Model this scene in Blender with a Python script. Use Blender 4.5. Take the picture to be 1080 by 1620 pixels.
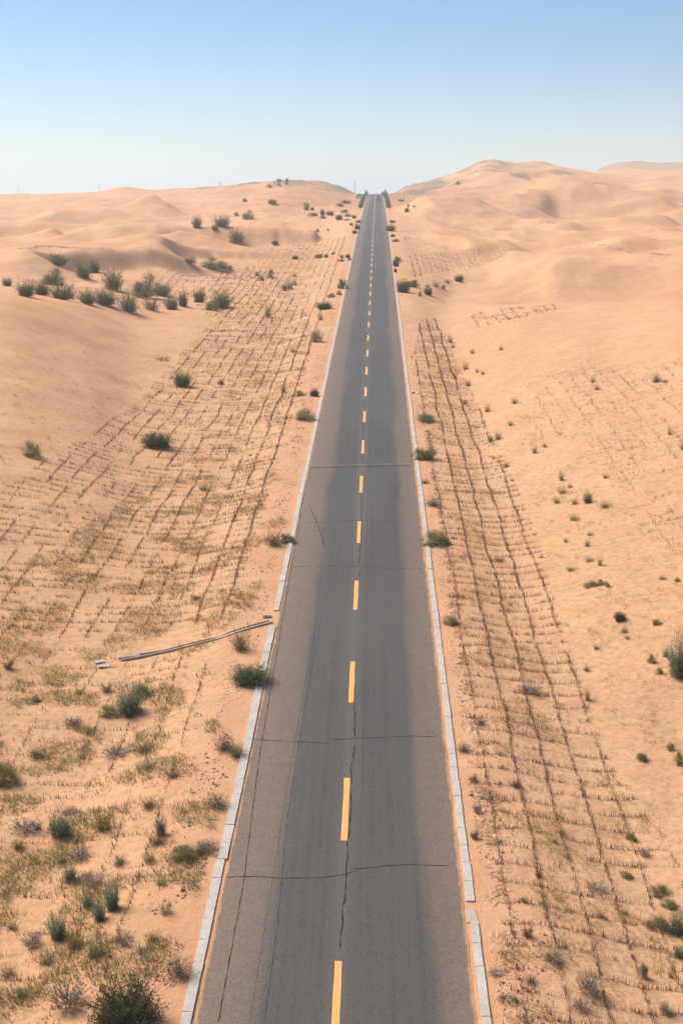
import bpy, bmesh, math, random
import numpy as np
from mathutils import Vector, Matrix

for o in list(bpy.data.objects): bpy.data.objects.remove(o, do_unlink=True)
SC = bpy.context.scene
COL = SC.collection
R = math.radians
rng = np.random.default_rng(7)
random.seed(7)

# ---------------------------------------------------------------- camera
F, PW, PH, YH = 2100.0, 1080.0, 1620.0, 300.0        # focal length and size in photo pixels, horizon row
PITCH = math.atan((PH/2 - YH)/F)
YAW = 0.0262939
CX, CZ = 0.868, 20.26
cam_d = bpy.data.cameras.new('camera'); cam = bpy.data.objects.new('camera', cam_d); COL.objects.link(cam)
cam.location = (CX, 0, CZ); cam.rotation_euler = (math.pi/2 - PITCH, 0, YAW)
cam_d.sensor_fit = 'VERTICAL'; cam_d.sensor_height = 36.0; cam_d.lens = 36.0*F/PH
cam_d.clip_start = 0.5; cam_d.clip_end = 60000
SC.camera = cam

# ---------------------------------------------------------------- sky, sun, exposure
SUN_EL, SUN_AZ = R(47), R(-54)          # azimuth measured from +Y (road direction) towards +X
w = bpy.data.worlds.new('World'); SC.world = w; w.use_nodes = True
nt = w.node_tree; bg = nt.nodes['Background']
sky = nt.nodes.new('ShaderNodeTexSky'); sky.sky_type = 'NISHITA'; sky.sun_disc = False
sky.sun_elevation = SUN_EL; sky.sun_rotation = SUN_AZ
sky.air_density = 1.2; sky.dust_density = 0.3; sky.ozone_density = 6.0; sky.altitude = 2600
nt.links.new(sky.outputs[0], bg.inputs[0]); bg.inputs[1].default_value = 0.080
sd = bpy.data.lights.new('sun', 'SUN'); so = bpy.data.objects.new('sun', sd); COL.objects.link(so)
sd.energy = 4.3; sd.angle = R(34); sd.color = (1.0, 0.90, 0.77)
sv = Vector((math.sin(SUN_AZ)*math.cos(SUN_EL), math.cos(SUN_AZ)*math.cos(SUN_EL), math.sin(SUN_EL)))
so.rotation_euler = sv.to_track_quat('Z', 'Y').to_euler(); so.location = (0, 0, 200)
SC.view_settings.view_transform = 'Standard'; SC.view_settings.look = 'None'
SC.view_settings.gamma = 1.0; SC.view_settings.exposure = 0.52
SC.view_settings.use_curve_mapping = False
SC.cycles.volume_bounces = 3; SC.cycles.max_bounces = 8

# ---------------------------------------------------------------- terrain maths
def smooth(a, b, x):
    t = np.clip((np.asarray(x, float) - a)/(b - a), 0, 1); return t*t*(3 - 2*t)
def pchip(xs, ys, x):
    xs = np.asarray(xs, float); ys = np.asarray(ys, float); x = np.clip(x, xs[0], xs[-1])
    h = np.diff(xs); d = np.diff(ys)/h
    m = np.zeros(len(xs)); m[0] = d[0]; m[-1] = d[-1]
    for i in range(1, len(xs)-1):
        if d[i-1]*d[i] > 0:
            w1 = 2*h[i]+h[i-1]; w2 = h[i]+2*h[i-1]; m[i] = (w1+w2)/(w1/d[i-1]+w2/d[i])
    k = np.clip(np.searchsorted(xs, x, side='right')-1, 0, len(xs)-2)
    t = (x-xs[k])/h[k]
    return ((1+2*t)*(1-t)**2*ys[k] + t*(1-t)**2*h[k]*m[k] + t*t*(3-2*t)*ys[k+1] + t*t*(t-1)*h[k]*m[k+1])
_RY = [-400, 0, 280, 404, 500, 590, 660, 760, 900, 1200, 1700, 60000]
_RZ = [-9, 0, 10.7, 14.1, 16.2, 17.7, 18.2, 17.0, 12.0, 0.0, -8, -8]
_ry = np.concatenate([np.linspace(-400, 1700, 1200), [60000]])
_rz0 = np.where(_ry < 265, 0.03823*_ry, pchip(_RY, _RZ, _ry))
_k = np.hanning(41); _k /= _k.sum()
_rzp = np.concatenate([_rz0[0] + 0.03823*(np.arange(-20, 0))*1.7515, _rz0, np.full(20, -8.)])
_rz = np.convolve(_rzp, _k, 'valid')
def zroad(Y): return np.interp(Y, _ry, _rz)

_h = 374761393; 
def _hash(ix, iy, s):
    n = (ix.astype(np.int64)*374761393 + iy.astype(np.int64)*668265263 + s*1442695041) & 0xFFFFFFFF
    n = ((n ^ (n >> 13))*1274126177) & 0xFFFFFFFF
    n = ((n ^ (n >> 16))*2246822519) & 0xFFFFFFFF
    return ((n ^ (n >> 15)) & 0xFFFFFF)/float(0xFFFFFF)
def noise(x, y, s=0):
    x = np.asarray(x, float); y = np.asarray(y, float)
    ix = np.floor(x); iy = np.floor(y); fx = x-ix; fy = y-iy
    u = fx**3*(fx*(fx*6-15)+10); v = fy**3*(fy*(fy*6-15)+10)
    def g(dx, dy):
        a = _hash(ix+dx, iy+dy, s)*2*np.pi
        return np.cos(a)*(fx-dx)+np.sin(a)*(fy-dy)
    return 1.5*((g(0,0)*(1-u)+g(1,0)*u)*(1-v)+(g(0,1)*(1-u)+g(1,1)*u)*v)
def fbm(x, y, s=0, n=3):
    return sum(noise(x*2**i, y*2**i, s+i)*0.5**i for i in range(n))

_cp, _sp = math.cos(PITCH), math.sin(PITCH); _cy, _sy = math.cos(YAW), math.sin(YAW)
FWD = np.array([-_sy*_cp, _cy*_cp, -_sp]); RGT = np.array([_cy, _sy, 0.]); UPV = np.cross(RGT, FWD)
CAM = np.array([CX, 0, CZ])
def pix_point(px, py, zc):                 # a photo pixel at a depth -> a world point
    return CAM + zc*(FWD + RGT*(px-PW/2)/F + UPV*(PH/2-py)/F)
def to_pix(X, Y, Z):
    d = np.stack([X-CX, Y, Z-CZ], -1); z = np.maximum(d@FWD, 1e-3)
    return PW/2 + F*(d@RGT)/z, PH/2 - F*(d@UPV)/z, z

# dune surface read off the photograph: for a bearing, rows and the distance judged for each
PL = [(1620,32.4),(1400,38.4),(1200,46.3)]
COLS = {
 0:   PL+[(1080,52),(950,61),(850,69),(750,78),(650,89),(560,103),(500,115),(466,125),(462,145),(448,162),(425,188),(404,215),(394,235),(388,265),(376,300),(357,345),(342,400),(328,480)],
 100: PL+[(1000,58),(900,65.5),(800,75),(700,87),(600,103),(540,117),(500,129),(478,140),(470,152),(455,168),(430,192),(404,222),(394,240),(387,270),(371,310),(355,350),(340,405),(326,470),(312,570)],
 160: PL+[(1000,58),(900,66),(800,76),(700,90),(600,108),(540,125),(500,140),(485,150),(472,162),(455,175),(430,195),(408,220),(398,245),(388,275),(372,308),(356,348),(338,395),(320,480),(306,600)],
 193: PL+[(1000,58),(900,66.5),(800,77),(700,92),(620,109),(560,125),(520,141),(495,153),(480,162),(465,172),(440,190),(425,206),(406,226),(401,250),(388,280),(375,310),(362,340),(352,365),(343,392),(333,420),(320,470),(308,540),(297,620)],
 240: PL+[(1000,58),(900,66.7),(800,78),(700,93.5),(600,117),(550,133),(500,156),(482,167),(465,180),(445,194),(425,208),(408,228),(402,250),(392,275),(378,300),(364,335),(350,372),(337,400),(322,425),(318,470),(310,540),(303,620)],
 300: PL+[(1000,58),(900,66.7),(800,78),(700,94.5),(600,118.5),(550,135),(500,159),(480,172),(465,184),(450,197),(430,214),(415,236),(404,258),(388,285),(372,318),(357,358),(342,405),(330,440),(321,480),(308,550),(299,630)],
 350: PL+[(1000,58),(900,66.7),(800,78),(700,94.5),(600,119),(550,136),(500,161),(465,184),(430,216),(405,252),(385,285),(366,325),(350,370),(335,420),(320,470),(308,540),(296,640)],
 440: PL+[(1000,58),(900,66.7),(800,78),(700,94.5),(600,119),(550,137),(500,162),(450,197),(400,252),(370,300),(352,345),(338,385),(324,430),(316,490),(308,545),(298,590),(286,660)],
 490: PL+[(1000,58),(800,78),(600,119),(500,162),(450,197),(400,252),(370,301),(350,350),(335,405),(322,455),(314,510),(305,560),(296,610),(287,670)],
 530: PL+[(1000,58),(800,78),(600,119),(500,162),(450,197),(400,252),(370,301),(350,350),(335,405),(322,460),(316,510),(308,560),(301,610),(292,670)],
 565: PL+[(1000,58),(800,78),(600,119),(500,162),(450,197),(400,252),(370,301),(350,350),(335,400),(322,470),(315,540),(310,590),(304,670)],
 598: PL+[(1000,58),(800,78),(600,119),(500,162),(450,197),(400,252),(370,301),(350,350),(335,400),(322,470),(315,540),(310,600),(307,660)],
 615: PL+[(1000,58),(800,78),(600,119),(500,162),(450,197),(400,252),(370,301),(350,350),(335,400),(322,470),(315,530),(310,590),(304,690)],
 640: PL+[(1000,58),(800,78),(600,119),(500,162),(450,197),(400,252),(370,301),(350,345),(338,385),(326,450),(317,520),(308,600),(295,720)],
 680: PL+[(1000,58),(800,78),(600,119),(500,162),(450,196),(400,250),(370,298),(350,338),(335,378),(326,415),(322,470),(313,540),(302,630),(287,760)],
 720: PL+[(1000,58),(800,78),(700,94),(620,113),(560,131),(520,147),(497,160),(486,170),(474,185),(450,203),(420,235),(395,268),(370,306),(345,360),(325,410),(312,460),(306,520),(300,580),(290,680),(274,820)],
 775: PL+[(1000,58),(800,77),(700,91),(620,108),(560,124),(520,139),(495,151),(484,160),(478,180),(462,195),(440,213),(420,236),(402,262),(385,290),(365,325),(345,370),(322,420),(304,480),(296,560),(284,640),(270,720),(254,830)],
 810: PL+[(1000,57.5),(800,76),(700,89),(620,105),(560,120),(520,134),(495,147),(483,156),(480,180),(466,193),(442,201),(418,210),(405,222),(396,262),(380,290),(362,325),(345,365),(322,420),(302,475),(296,560),(288,640),(276,720),(259,850)],
 850: PL+[(1000,57),(800,75),(700,87.5),(620,102),(560,117),(520,130),(500,140),(484,147),(483,178),(468,191),(440,197),(418,202),(407,209),(402,255),(385,285),(365,315),(350,350),(338,400),(318,438),(296,470),(291,540),(282,640),(272,740),(257,860)],
 885: PL+[(1000,56.5),(800,74),(700,86),(620,99.5),(560,114),(520,127),(500,138),(484,144),(484,176),(470,188),(440,195),(418,200),(402,208),(396,258),(380,290),(365,315),(352,345),(346,442),(322,455),(302,463),(281,472),(284,540),(277,640),(272,740),(265,880)],
 955: PL+[(1000,55.5),(800,72),(700,83.5),(620,96),(560,110),(520,123),(500,134),(483,141),(484,172),(468,185),(438,192),(420,197),(401,205),(394,252),(378,285),(360,310),(347,338),(354,362),(350,440),(325,450),(305,458),(286,466),(294,510),(287,600),(281,720),(276,900),(265,1500)],
 1000: PL+[(1000,55),(800,71),(700,82),(620,94),(560,107.5),(520,120),(500,131),(482,138),(484,168),(468,181),(438,188),(420,193),(400,202),(393,248),(378,278),(360,302),(341,333),(352,362),(348,436),(330,443),(315,450),(299,457),(308,500),(295,590),(286,700),(277,900),(259,1500)],
 1045: PL+[(1000,54.5),(800,70),(700,80.5),(620,92),(560,105),(520,118),(498,130),(480,136),(483,166),(466,178),(435,185),(415,191),(398,202),(390,255),(372,285),(358,308),(342,335),(354,360),(351,428),(336,435),(322,441),(310,447),(316,490),(306,520),(289,590),(290,650),(283,720),(277,900),(262,1500)],
 1080: PL+[(1000,54),(800,69),(700,79),(620,90),(560,103),(520,116),(495,130),(478,134),(482,164),(464,176),(430,184),(412,190),(396,202),(384,262),(366,298),(354,330),(364,352),(357,418),(340,427),(324,435),(332,470),(316,510),(290,590),(290,660),(281,740),(276,900),(260,1500)],
}
_c = dict(COLS)
_c[-160] = [(y, z*0.97) for y, z in COLS[0]]
_c[-420] = [(y, z*1.02) for y, z in COLS[100]]
_c[1260] = [(y, z*0.98) for y, z in COLS[1045]]
_c[1560] = [(y, z*1.03) for y, z in COLS[955]]
_pxs = np.array(sorted(_c)); _LD = np.linspace(math.log(20), math.log(3000), 420)
_tab = []
for k in _pxs:
    ds, rs = [], []
    for (py, zc) in _c[k]:
        P = pix_point(k, py, zc); D = (P-CAM)@np.array([-_sy, _cy, 0])
        ds.append(math.log(D)); rs.append(P[2]-zroad(P[1]))
    last = math.exp(ds[-1]); ds.append(math.log(last*1.35)); rs.append(rs[-1]*0.35 if last < 1200 else rs[-1]*.8)
    ds.append(math.log(last*1.8)); rs.append(0 if last < 1200 else rs[-1]*.3)
    o = np.argsort(ds); _tab.append(pchip(np.array(ds)[o], np.array(rs)[o], _LD))
_tab = np.array(_tab)
_k = np.hanning(7); _k /= _k.sum()
_tab = np.array([np.convolve(np.pad(t, 3, mode='edge'), _k, 'valid') for t in _tab])
_PX = np.linspace(-420, 1560, 661)
_TAB = np.array([pchip(_pxs, _tab[:, j], _PX) for j in range(_tab.shape[1])])       # [logD, px]
_k = np.hanning(13); _k /= _k.sum()
_k2 = np.hanning(45); _k2 /= _k2.sum()
_TAB = np.array([np.convolve(np.pad(t, len(k_)//2, mode='edge'), k_, 'valid') for t, k_ in ((t, _k2 if math.exp(l) < 150 else _k) for t, l in zip(_TAB, _LD))])
_k3 = np.hanning(9); _k3 /= _k3.sum()
_TAB = np.array([np.convolve(np.pad(t, 4, mode='edge'), _k3, 'valid') for t in _TAB.T]).T

def height0(X, Y):
    X = np.asarray(X, float); Y = np.asarray(Y, float)
    zr = zroad(Y)
    D = np.maximum(-(X-CX)*_sy + Y*_cy, 22.0)
    Ye = np.maximum(Y, 22.0)
    px, _, _ = to_pix(X, Ye, zroad(Ye))
    i = np.clip((np.log(D)-_LD[0])/(_LD[1]-_LD[0]), 0, len(_LD)-1.001)
    j = np.clip((px+420)/3.0, 0, len(_PX)-1.001)
    i0 = i.astype(int); j0 = j.astype(int); fi = i-i0; fj = j-j0
    r = ((_TAB[i0, j0]*(1-fj)+_TAB[i0, j0+1]*fj)*(1-fi)+(_TAB[i0+1, j0]*(1-fj)+_TAB[i0+1, j0+1]*fj)*fi)
    ax = np.abs(X)
    side = smooth(4.6, 8.5+0.012*np.clip(Y, 0, 700), ax)
    fade = 1-smooth(1500, 3500, Y)
    # wind-shaped relief, growing with the size of the dunes
    big = smooth(90, 320, D)*fade
    s1 = 1-np.abs(noise(X/34+0.3*noise(X/60, Y/60, 5), Y/26+0.35*noise(X/50, Y/50, 9), 11))*2
    s2 = 1-np.abs(noise(X/15+0.4*noise(X/30, Y/30, 6), Y/12, 21))*2
    dune = big*(1.5*(s1-0.5)+0.45*(s2-0.5))
    mid = 0.14*fbm(X/5.5, Y/5.5, 31, 2) + 0.035*noise(X/1.1, Y/1.1, 41)
    verge = smooth(4.0, 5.6, ax)
    z = zr + side*(r + dune*smooth(8, 30, ax)) + verge*mid*(1+1.2*smooth(80, 300, D)*side)*fade - 0.02
    z = z + (1-smooth(4.2, 6.5, ax))*0.012*noise(X/0.5, Y/0.5, 51)*(ax > 3.3)
    return np.where(ax < 3.22, zr-0.14, z)
# dune crests: a slip face towards the camera, a long back; each crest is traced in the photograph
RIDGES = [
 [(50,345,.2),(75,341,1.6),(110,336,2.2),(130,322,.2)],
 [(192,322,.3),(215,319,4),(250,321,4),(300,329,.3)],
 [(60,366,.3),(76,366,2.4),(95,373,2.4),(117,383,.3)],
 [(132,382,.3),(160,369,3.5),(185,361,3.5),(205,366,.3)],
 [(136,337,.3),(155,333,2.6),(188,334,3.2),(204,346,.3)],
 [(-40,394,3),(0,394,4),(22,397,4.5),(52,406,3.2),(104,433,.2)],
 [(108,416,.2),(150,401,3.2),(205,398,4.5),(250,404,3.4),(288,419,.2)],
 [(243,402,.2),(270,392,2.2),(300,385,2.4),(314,386,.2)],
 [(836,466,.2),(850,441,2.2),(870,426,3.2),(905,413,2.6),(917,414,.2)],
 [(836,353,.2),(850,345,1.8),(864,343,.2)],
 [(890,360,.2),(900,352,1.8),(914,357,.2)],
 [(856,367,.2),(880,361,2),(908,376,.2)],
 [(640,346,.2),(690,327,2.5),(740,312,3),(770,306,.2)],
 [(700,420,.2),(745,396,1.6),(790,384,2),(830,388,.2)],
 [(930,398,.2),(975,386,2),(1030,380,2.4),(1090,384,.2)],
 [(690,292,.2),(740,280,4),(800,279,4),(850,284,.2)],
]
_segs = []
for rd in RIDGES:
    pts = []
    for (px, py, hh) in rd:
        zc = np.exp(np.linspace(math.log(60), math.log(1500), 1500))
        P = CAM + zc[:, None]*(FWD + RGT*(px-PW/2)/F + UPV*(PH/2-py)/F)
        cl = P[:, 2]-height0(P[:, 0], P[:, 1])
        hit = np.nonzero(cl < 0)[0]; hit = hit[0] if len(hit) else len(zc)-1
        lo = int(np.searchsorted(zc, zc[hit]*0.86)); seg = cl[lo:hit]
        if len(seg) == 0: pts.append(None); continue
        kk = np.nonzero(seg >= hh)[0]
        k1 = kk[-1] if len(kk) else int(np.argmax(seg)); hh = min(hh, float(seg[k1]))
        q = P[lo+k1]; pts.append((q[0], q[1], hh*1.25))
    for e_, n_ in ((0, 1), (-1, -2)):                      # the horns run out level with the crest beside them
        if rd[e_][2] < .35 and pts[n_]:
            Yn = pts[n_][1]+6; d_ = FWD + RGT*(rd[e_][0]-PW/2)/F + UPV*(PH/2-rd[e_][1])/F
            pts[e_] = (CX + d_[0]*Yn/d_[1], Yn, .0)
    pts = [p for p in pts if p]
    # refine to a smooth crest line
    if len(pts) < 2: continue
    A = np.array(pts); t = np.arange(len(A)); tt = np.linspace(0, len(A)-1, 6*len(A))
    _segs.append(np.stack([pchip(t, A[:, 0], tt), pchip(t, A[:, 1], tt), pchip(t, A[:, 2], tt)], 1))
def ridge_add(X, Y):
    out = np.zeros(np.shape(X))
    for L in _segs:
        m = L[:, 2].max()
        box = (X > L[:, 0].min()-10*m) & (X < L[:, 0].max()+10*m) & (Y > L[:, 1].min()-6*m) & (Y < L[:, 1].max()+26*m)
        if not box.any(): continue
        x = X[box]; y = Y[box]; best = np.zeros(x.shape)
        bd = np.full(x.shape, 1e9); bh = np.zeros(x.shape); sg = np.zeros(x.shape)
        for a, b in zip(L[:-1], L[1:]):
            d = b[:2]-a[:2]; l2 = max(d@d, 1e-6)
            t = np.clip(((x-a[0])*d[0]+(y-a[1])*d[1])/l2, 0, 1)
            ex = x-(a[0]+t*d[0]); ey = y-(a[1]+t*d[1]); dd = np.hypot(ex, ey)
            cr = d[0]*ey-d[1]*ex; k = dd < bd
            if d[0] < 0: cr = -cr
            bd = np.where(k, dd, bd); bh = np.where(k, a[2]+t*(b[2]-a[2]), bh); sg = np.where(k, np.sign(cr), sg)
        near = bh*np.clip(1-smooth(-0.25, 1, bd/(np.maximum(bh, .6)*4.6)), 0, 1)/(1-float(smooth(-.25, 1, 0.)))
        far = bh*(1-smooth(0, 1, bd/(m*18)))
        out[box] += np.where(sg > 0, far, near)
    return out
# ---------------------------------------------------------------- material helpers
def new_mat(name):
    m = bpy.data.materials.new(name); m.use_nodes = True
    return m, m.node_tree, m.node_tree.nodes['Principled BSDF']
def N(nt, t, **kw):
    n = nt.nodes.new(t)
    for k, v in kw.items():
        if k == 'ins':
            for a, b in v.items(): n.inputs[a].default_value = b
        else: setattr(n, k, v)
    return n
def tex_noise(nt, vec, scale, detail=4, rough=0.55, dist=0.0):
    n = N(nt, 'ShaderNodeTexNoise', ins={'Scale': scale, 'Detail': detail, 'Roughness': rough, 'Distortion': dist})
    nt.links.new(vec, n.inputs['Vector']); return n.outputs['Fac']
def ramp(nt, fac, stops):
    n = N(nt, 'ShaderNodeValToRGB'); e = n.color_ramp.elements
    while len(e) < len(stops): e.new(0.5)
    for i, (p, c) in enumerate(stops):
        e[i].position = p; e[i].color = (c, c, c, 1) if isinstance(c, (int, float)) else (*c, 1)
    nt.links.new(fac, n.inputs[0]); return n.outputs[0]
def mix(nt, fac, a, b, mode='MIX'):
    n = N(nt, 'ShaderNodeMix', data_type='RGBA', blend_type=mode, clamp_factor=True)
    for s, v in ((0, fac), (6, a), (7, b)):
        if isinstance(v, bpy.types.NodeSocket): nt.links.new(v, n.inputs[s])
        else: n.inputs[s].default_value = v if s == 0 else (*v, 1)
    return n.outputs[2]
def mathn(nt, op, a, b=None, clamp=False):
    n = N(nt, 'ShaderNodeMath', operation=op, use_clamp=clamp)
    for i, v in enumerate((a, b)):
        if v is None: continue
        if isinstance(v, bpy.types.NodeSocket): nt.links.new(v, n.inputs[i])
        else: n.inputs[i].default_value = v
    return n.outputs[0]
def bump(nt, bsdf, h, dist, strength=1.0):
    b = N(nt, 'ShaderNodeBump', ins={'Strength': strength, 'Distance': dist})
    nt.links.new(h, b.inputs['Height']); nt.links.new(b.outputs[0], bsdf.inputs['Normal']); return b
def pos(nt): return N(nt, 'ShaderNodeNewGeometry').outputs['Position']
def scaled(nt, vec, s):
    n = N(nt, 'ShaderNodeVectorMath', operation='MULTIPLY'); nt.links.new(vec, n.inputs[0]); n.inputs[1].default_value = s
    return n.outputs[0]

# ---------------------------------------------------------------- object helpers
def tag(o, label=None, cat=None, group=None, kind=None):
    if label: o['label'] = label
    if cat: o['category'] = cat
    if group: o['group'] = group
    if kind: o['kind'] = kind
    return o
def link(name, me, parent=None, mat=None):
    o = bpy.data.objects.new(name, me); COL.objects.link(o)
    if parent: o.parent = parent
    if mat and not me.materials: me.materials.append(mat)
    return o
def mesh_np(name, v, f, mat=None, col=None, smooth_=False):
    """v (n,3); f (m,3) or (m,4) int array"""
    me = bpy.data.meshes.new(name); v = np.asarray(v, np.float32); f = np.asarray(f, np.int32)
    me.vertices.add(len(v)); me.vertices.foreach_set('co', v.ravel())
    k = f.shape[1]; me.loops.add(f.size); me.loops.foreach_set('vertex_index', f.ravel())
    me.polygons.add(len(f)); me.polygons.foreach_set('loop_start', np.arange(len(f), dtype=np.int32)*k)
    me.polygons.foreach_set('use_smooth', np.full(len(f), bool(smooth_)))
    if col is not None:
        a = me.color_attributes.new('Col', 'FLOAT_COLOR', 'POINT')
        c = np.ones((len(v), 4), np.float32); c[:, :3] = col; a.data.foreach_set('color', c.ravel())
    me.update(calc_edges=True)
    if mat: me.materials.append(mat)
    return me
def empty(name, loc, rz=0):
    o = bpy.data.objects.new(name, None); COL.objects.link(o); o.location = loc; o.rotation_euler = (0, 0, rz)
    o.empty_display_size = 0.2; return o

# ---------------------------------------------------------------- materials of the setting
def mat_sand():
    m, nt, b = new_mat('sand'); P = pos(nt)
    at = N(nt, 'ShaderNodeAttribute', attribute_name='Col')
    sep = N(nt, 'ShaderNodeSeparateColor'); nt.links.new(at.outputs['Color'], sep.inputs[0])
    n1 = tex_noise(nt, P, 0.035, 4); n2 = tex_noise(nt, P, 0.6, 5, .6); n3 = tex_noise(nt, P, 9.0, 4, .7)
    c = mix(nt, ramp(nt, n1, [(.35, 0.), (.65, 1.)]), (0.65, 0.362, 0.192), (0.70, 0.420, 0.245))
    c = mix(nt, ramp(nt, n2, [(.40, 0.), (.68, .6)]), c, (0.57, 0.295, 0.145))
    c = mix(nt, ramp(nt, n3, [(.35, .35), (.65, 0.)]), c, (0.52, 0.28, 0.135))
    # R: stony soil of the verge and cuttings, G: vegetated plain and painted haze on the far hills, B: straw litter
    c = mix(nt, mathn(nt, 'MULTIPLY', sep.outputs[0], ramp(nt, n2, [(.3, .55), (.7, 1.)])), c, (0.42, 0.215, 0.125))
    lit = tex_noise(nt, P, 3.2, 5, .75)
    c = mix(nt, mathn(nt, 'MULTIPLY', sep.outputs[2], ramp(nt, lit, [(.46, 0.), (.66, .85)])), c, (0.36, 0.25, 0.12))
    n4 = tex_noise(nt, P, 0.0035, 6, .65)
    c = mix(nt, sep.outputs[1], c, mix(nt, ramp(nt, n4, [(.42, 0.), (.58, 1.)]), (0.085, 0.115, 0.075), (0.30, 0.26, 0.19)))
    nt.links.new(c, b.inputs['Base Color']); b.inputs['Roughness'].default_value = 0.95
    b.inputs['Specular IOR Level'].default_value = 0.12
    rip = N(nt, 'ShaderNodeTexWave', wave_type='BANDS', bands_direction='DIAGONAL', ins={'Scale': 1.3, 'Distortion': 9, 'Detail': 3, 'Detail Scale': .6})
    nt.links.new(scaled(nt, P, (1.2, .7, 0)), rip.inputs['Vector'])
    h = mathn(nt, 'ADD', mathn(nt, 'MULTIPLY', n3, 0.55), mathn(nt, 'MULTIPLY', rip.outputs['Fac'], 0.08))
    h = mathn(nt, 'ADD', h, mathn(nt, 'MULTIPLY', tex_noise(nt, P, 2.2, 4, .6), 1.4))
    bump(nt, b, h, 0.06, 0.8)
    return m
SAND = mat_sand()

# ---------------------------------------------------------------- the ground, one sheet to the horizon
def axis_x():
    a = [3.18, 3.26, 3.36, 3.6, 3.9, 4.2]; x = 4.2
    while x < 9000:
        x += 0.36 if x < 16 else max(0.36, (x-16)*0.011+0.36) if x < 300 else x*0.06
        a.append(x)
    a = np.array(a); return np.concatenate([-a[::-1], [0], a])
def axis_y():
    a = [-60, -40, -25, -12, 0, 8, 15, 20, 24]; y = 26
    while y < 24000:
        a.append(y); y += max(0.36, 0.0065*y) if y < 900 else y*0.05
    return np.array(a)
gx, gy = axis_x(), axis_y()
GX, GY = np.meshgrid(gx, gy)
RA = ridge_add(GX, GY)*smooth(6, 14, np.abs(GX))
for _ in range(2):
    Q = np.pad(RA, 1, mode='edge')
    RA = (Q[:-2, 1:-1]+Q[2:, 1:-1]+Q[1:-1, :-2]+Q[1:-1, 2:]+2*Q[1:-1, 1:-1]+.5*(Q[:-2, :-2]+Q[2:, 2:]+Q[:-2, 2:]+Q[2:, :-2]))/8
GZ = height0(GX, GY) + RA
def height(X, Y):                          # the finished sheet, so that everything stands on it
    X = np.asarray(X, float); Y = np.asarray(Y, float)
    i = np.clip(np.searchsorted(gx, X)-1, 0, len(gx)-2); j = np.clip(np.searchsorted(gy, Y)-1, 0, len(gy)-2)
    a = np.clip((X-gx[i])/(gx[i+1]-gx[i]), 0, 1); b = np.clip((Y-gy[j])/(gy[j+1]-gy[j]), 0, 1)
    return (GZ[j, i]*(1-a)+GZ[j, i+1]*a)*(1-b)+(GZ[j+1, i]*(1-a)+GZ[j+1, i+1]*a)*b
def ground(px, py, zmin=26, zmax=9000):    # where a pixel's ray meets the ground
    zc = np.exp(np.linspace(math.log(zmin), math.log(zmax), 3000))
    P = CAM + zc[:, None]*(FWD + RGT*(px-PW/2)/F + UPV*(PH/2-py)/F)
    below = np.nonzero(P[:, 2] < np.where(np.abs(P[:, 0]) < 3.34, zroad(P[:, 1]), height(P[:, 0], P[:, 1])))[0]
    if len(below) == 0: return None
    q = P[below[0]]
    return float(q[0]), float(q[1]), float(height(q[0], q[1])), float(zc[below[0]])
nx, ny = len(gx), len(gy)
v = np.stack([GX, GY, GZ], -1).reshape(-1, 3)
ii = np.arange(nx*ny).reshape(ny, nx)
f = np.stack([ii[:-1, :-1], ii[:-1, 1:], ii[1:, 1:], ii[1:, :-1]], -1).reshape(-1, 4)
gpx, gpy, gz = to_pix(v[:, 0], v[:, 1], v[:, 2])
ax = np.abs(v[:, 0])
soil = 0.32*(1-smooth(4.2, 6.2, ax+0.6*noise(v[:,0]/2, v[:,1]/2, 3)))*(ax > 3)
cut = smooth(400, 470, v[:, 1])*(1-smooth(690, 760, v[:, 1]))*(1-smooth(22, 50, ax+8*noise(v[:,0]/20, v[:,1]/20, 4)))
soil = np.maximum(soil*(1-0.4*smooth(100, 300, v[:,1])), 0.9*cut)
hillveg = smooth(600, 660, v[:, 1])*(1-smooth(60, 110, ax))*0.8*(noise(v[:,0]/12, v[:,1]/25, 8) > -0.1)
farhill_haze = smooth(1000, 1300, v[:, 1])*.55*(v[:, 2] >= 12)  # distance haze painted into the far hills as a grey-green tint
veg_haze = np.maximum(np.maximum(smooth(1000, 1400, v[:, 1])*(1-smooth(60, 75, v[:,2]))*(v[:,2] < 12), hillveg), farhill_haze)
litter = smooth(4.5, 6, ax)*(1-smooth(14, 22, ax-0.03*v[:,1]))*(1-smooth(150, 330, v[:,1]))
gm = mesh_np('ground', v, f, SAND, np.stack([soil, veg_haze, litter], -1), True)
tag(link('ground', gm), kind='structure')
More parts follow.
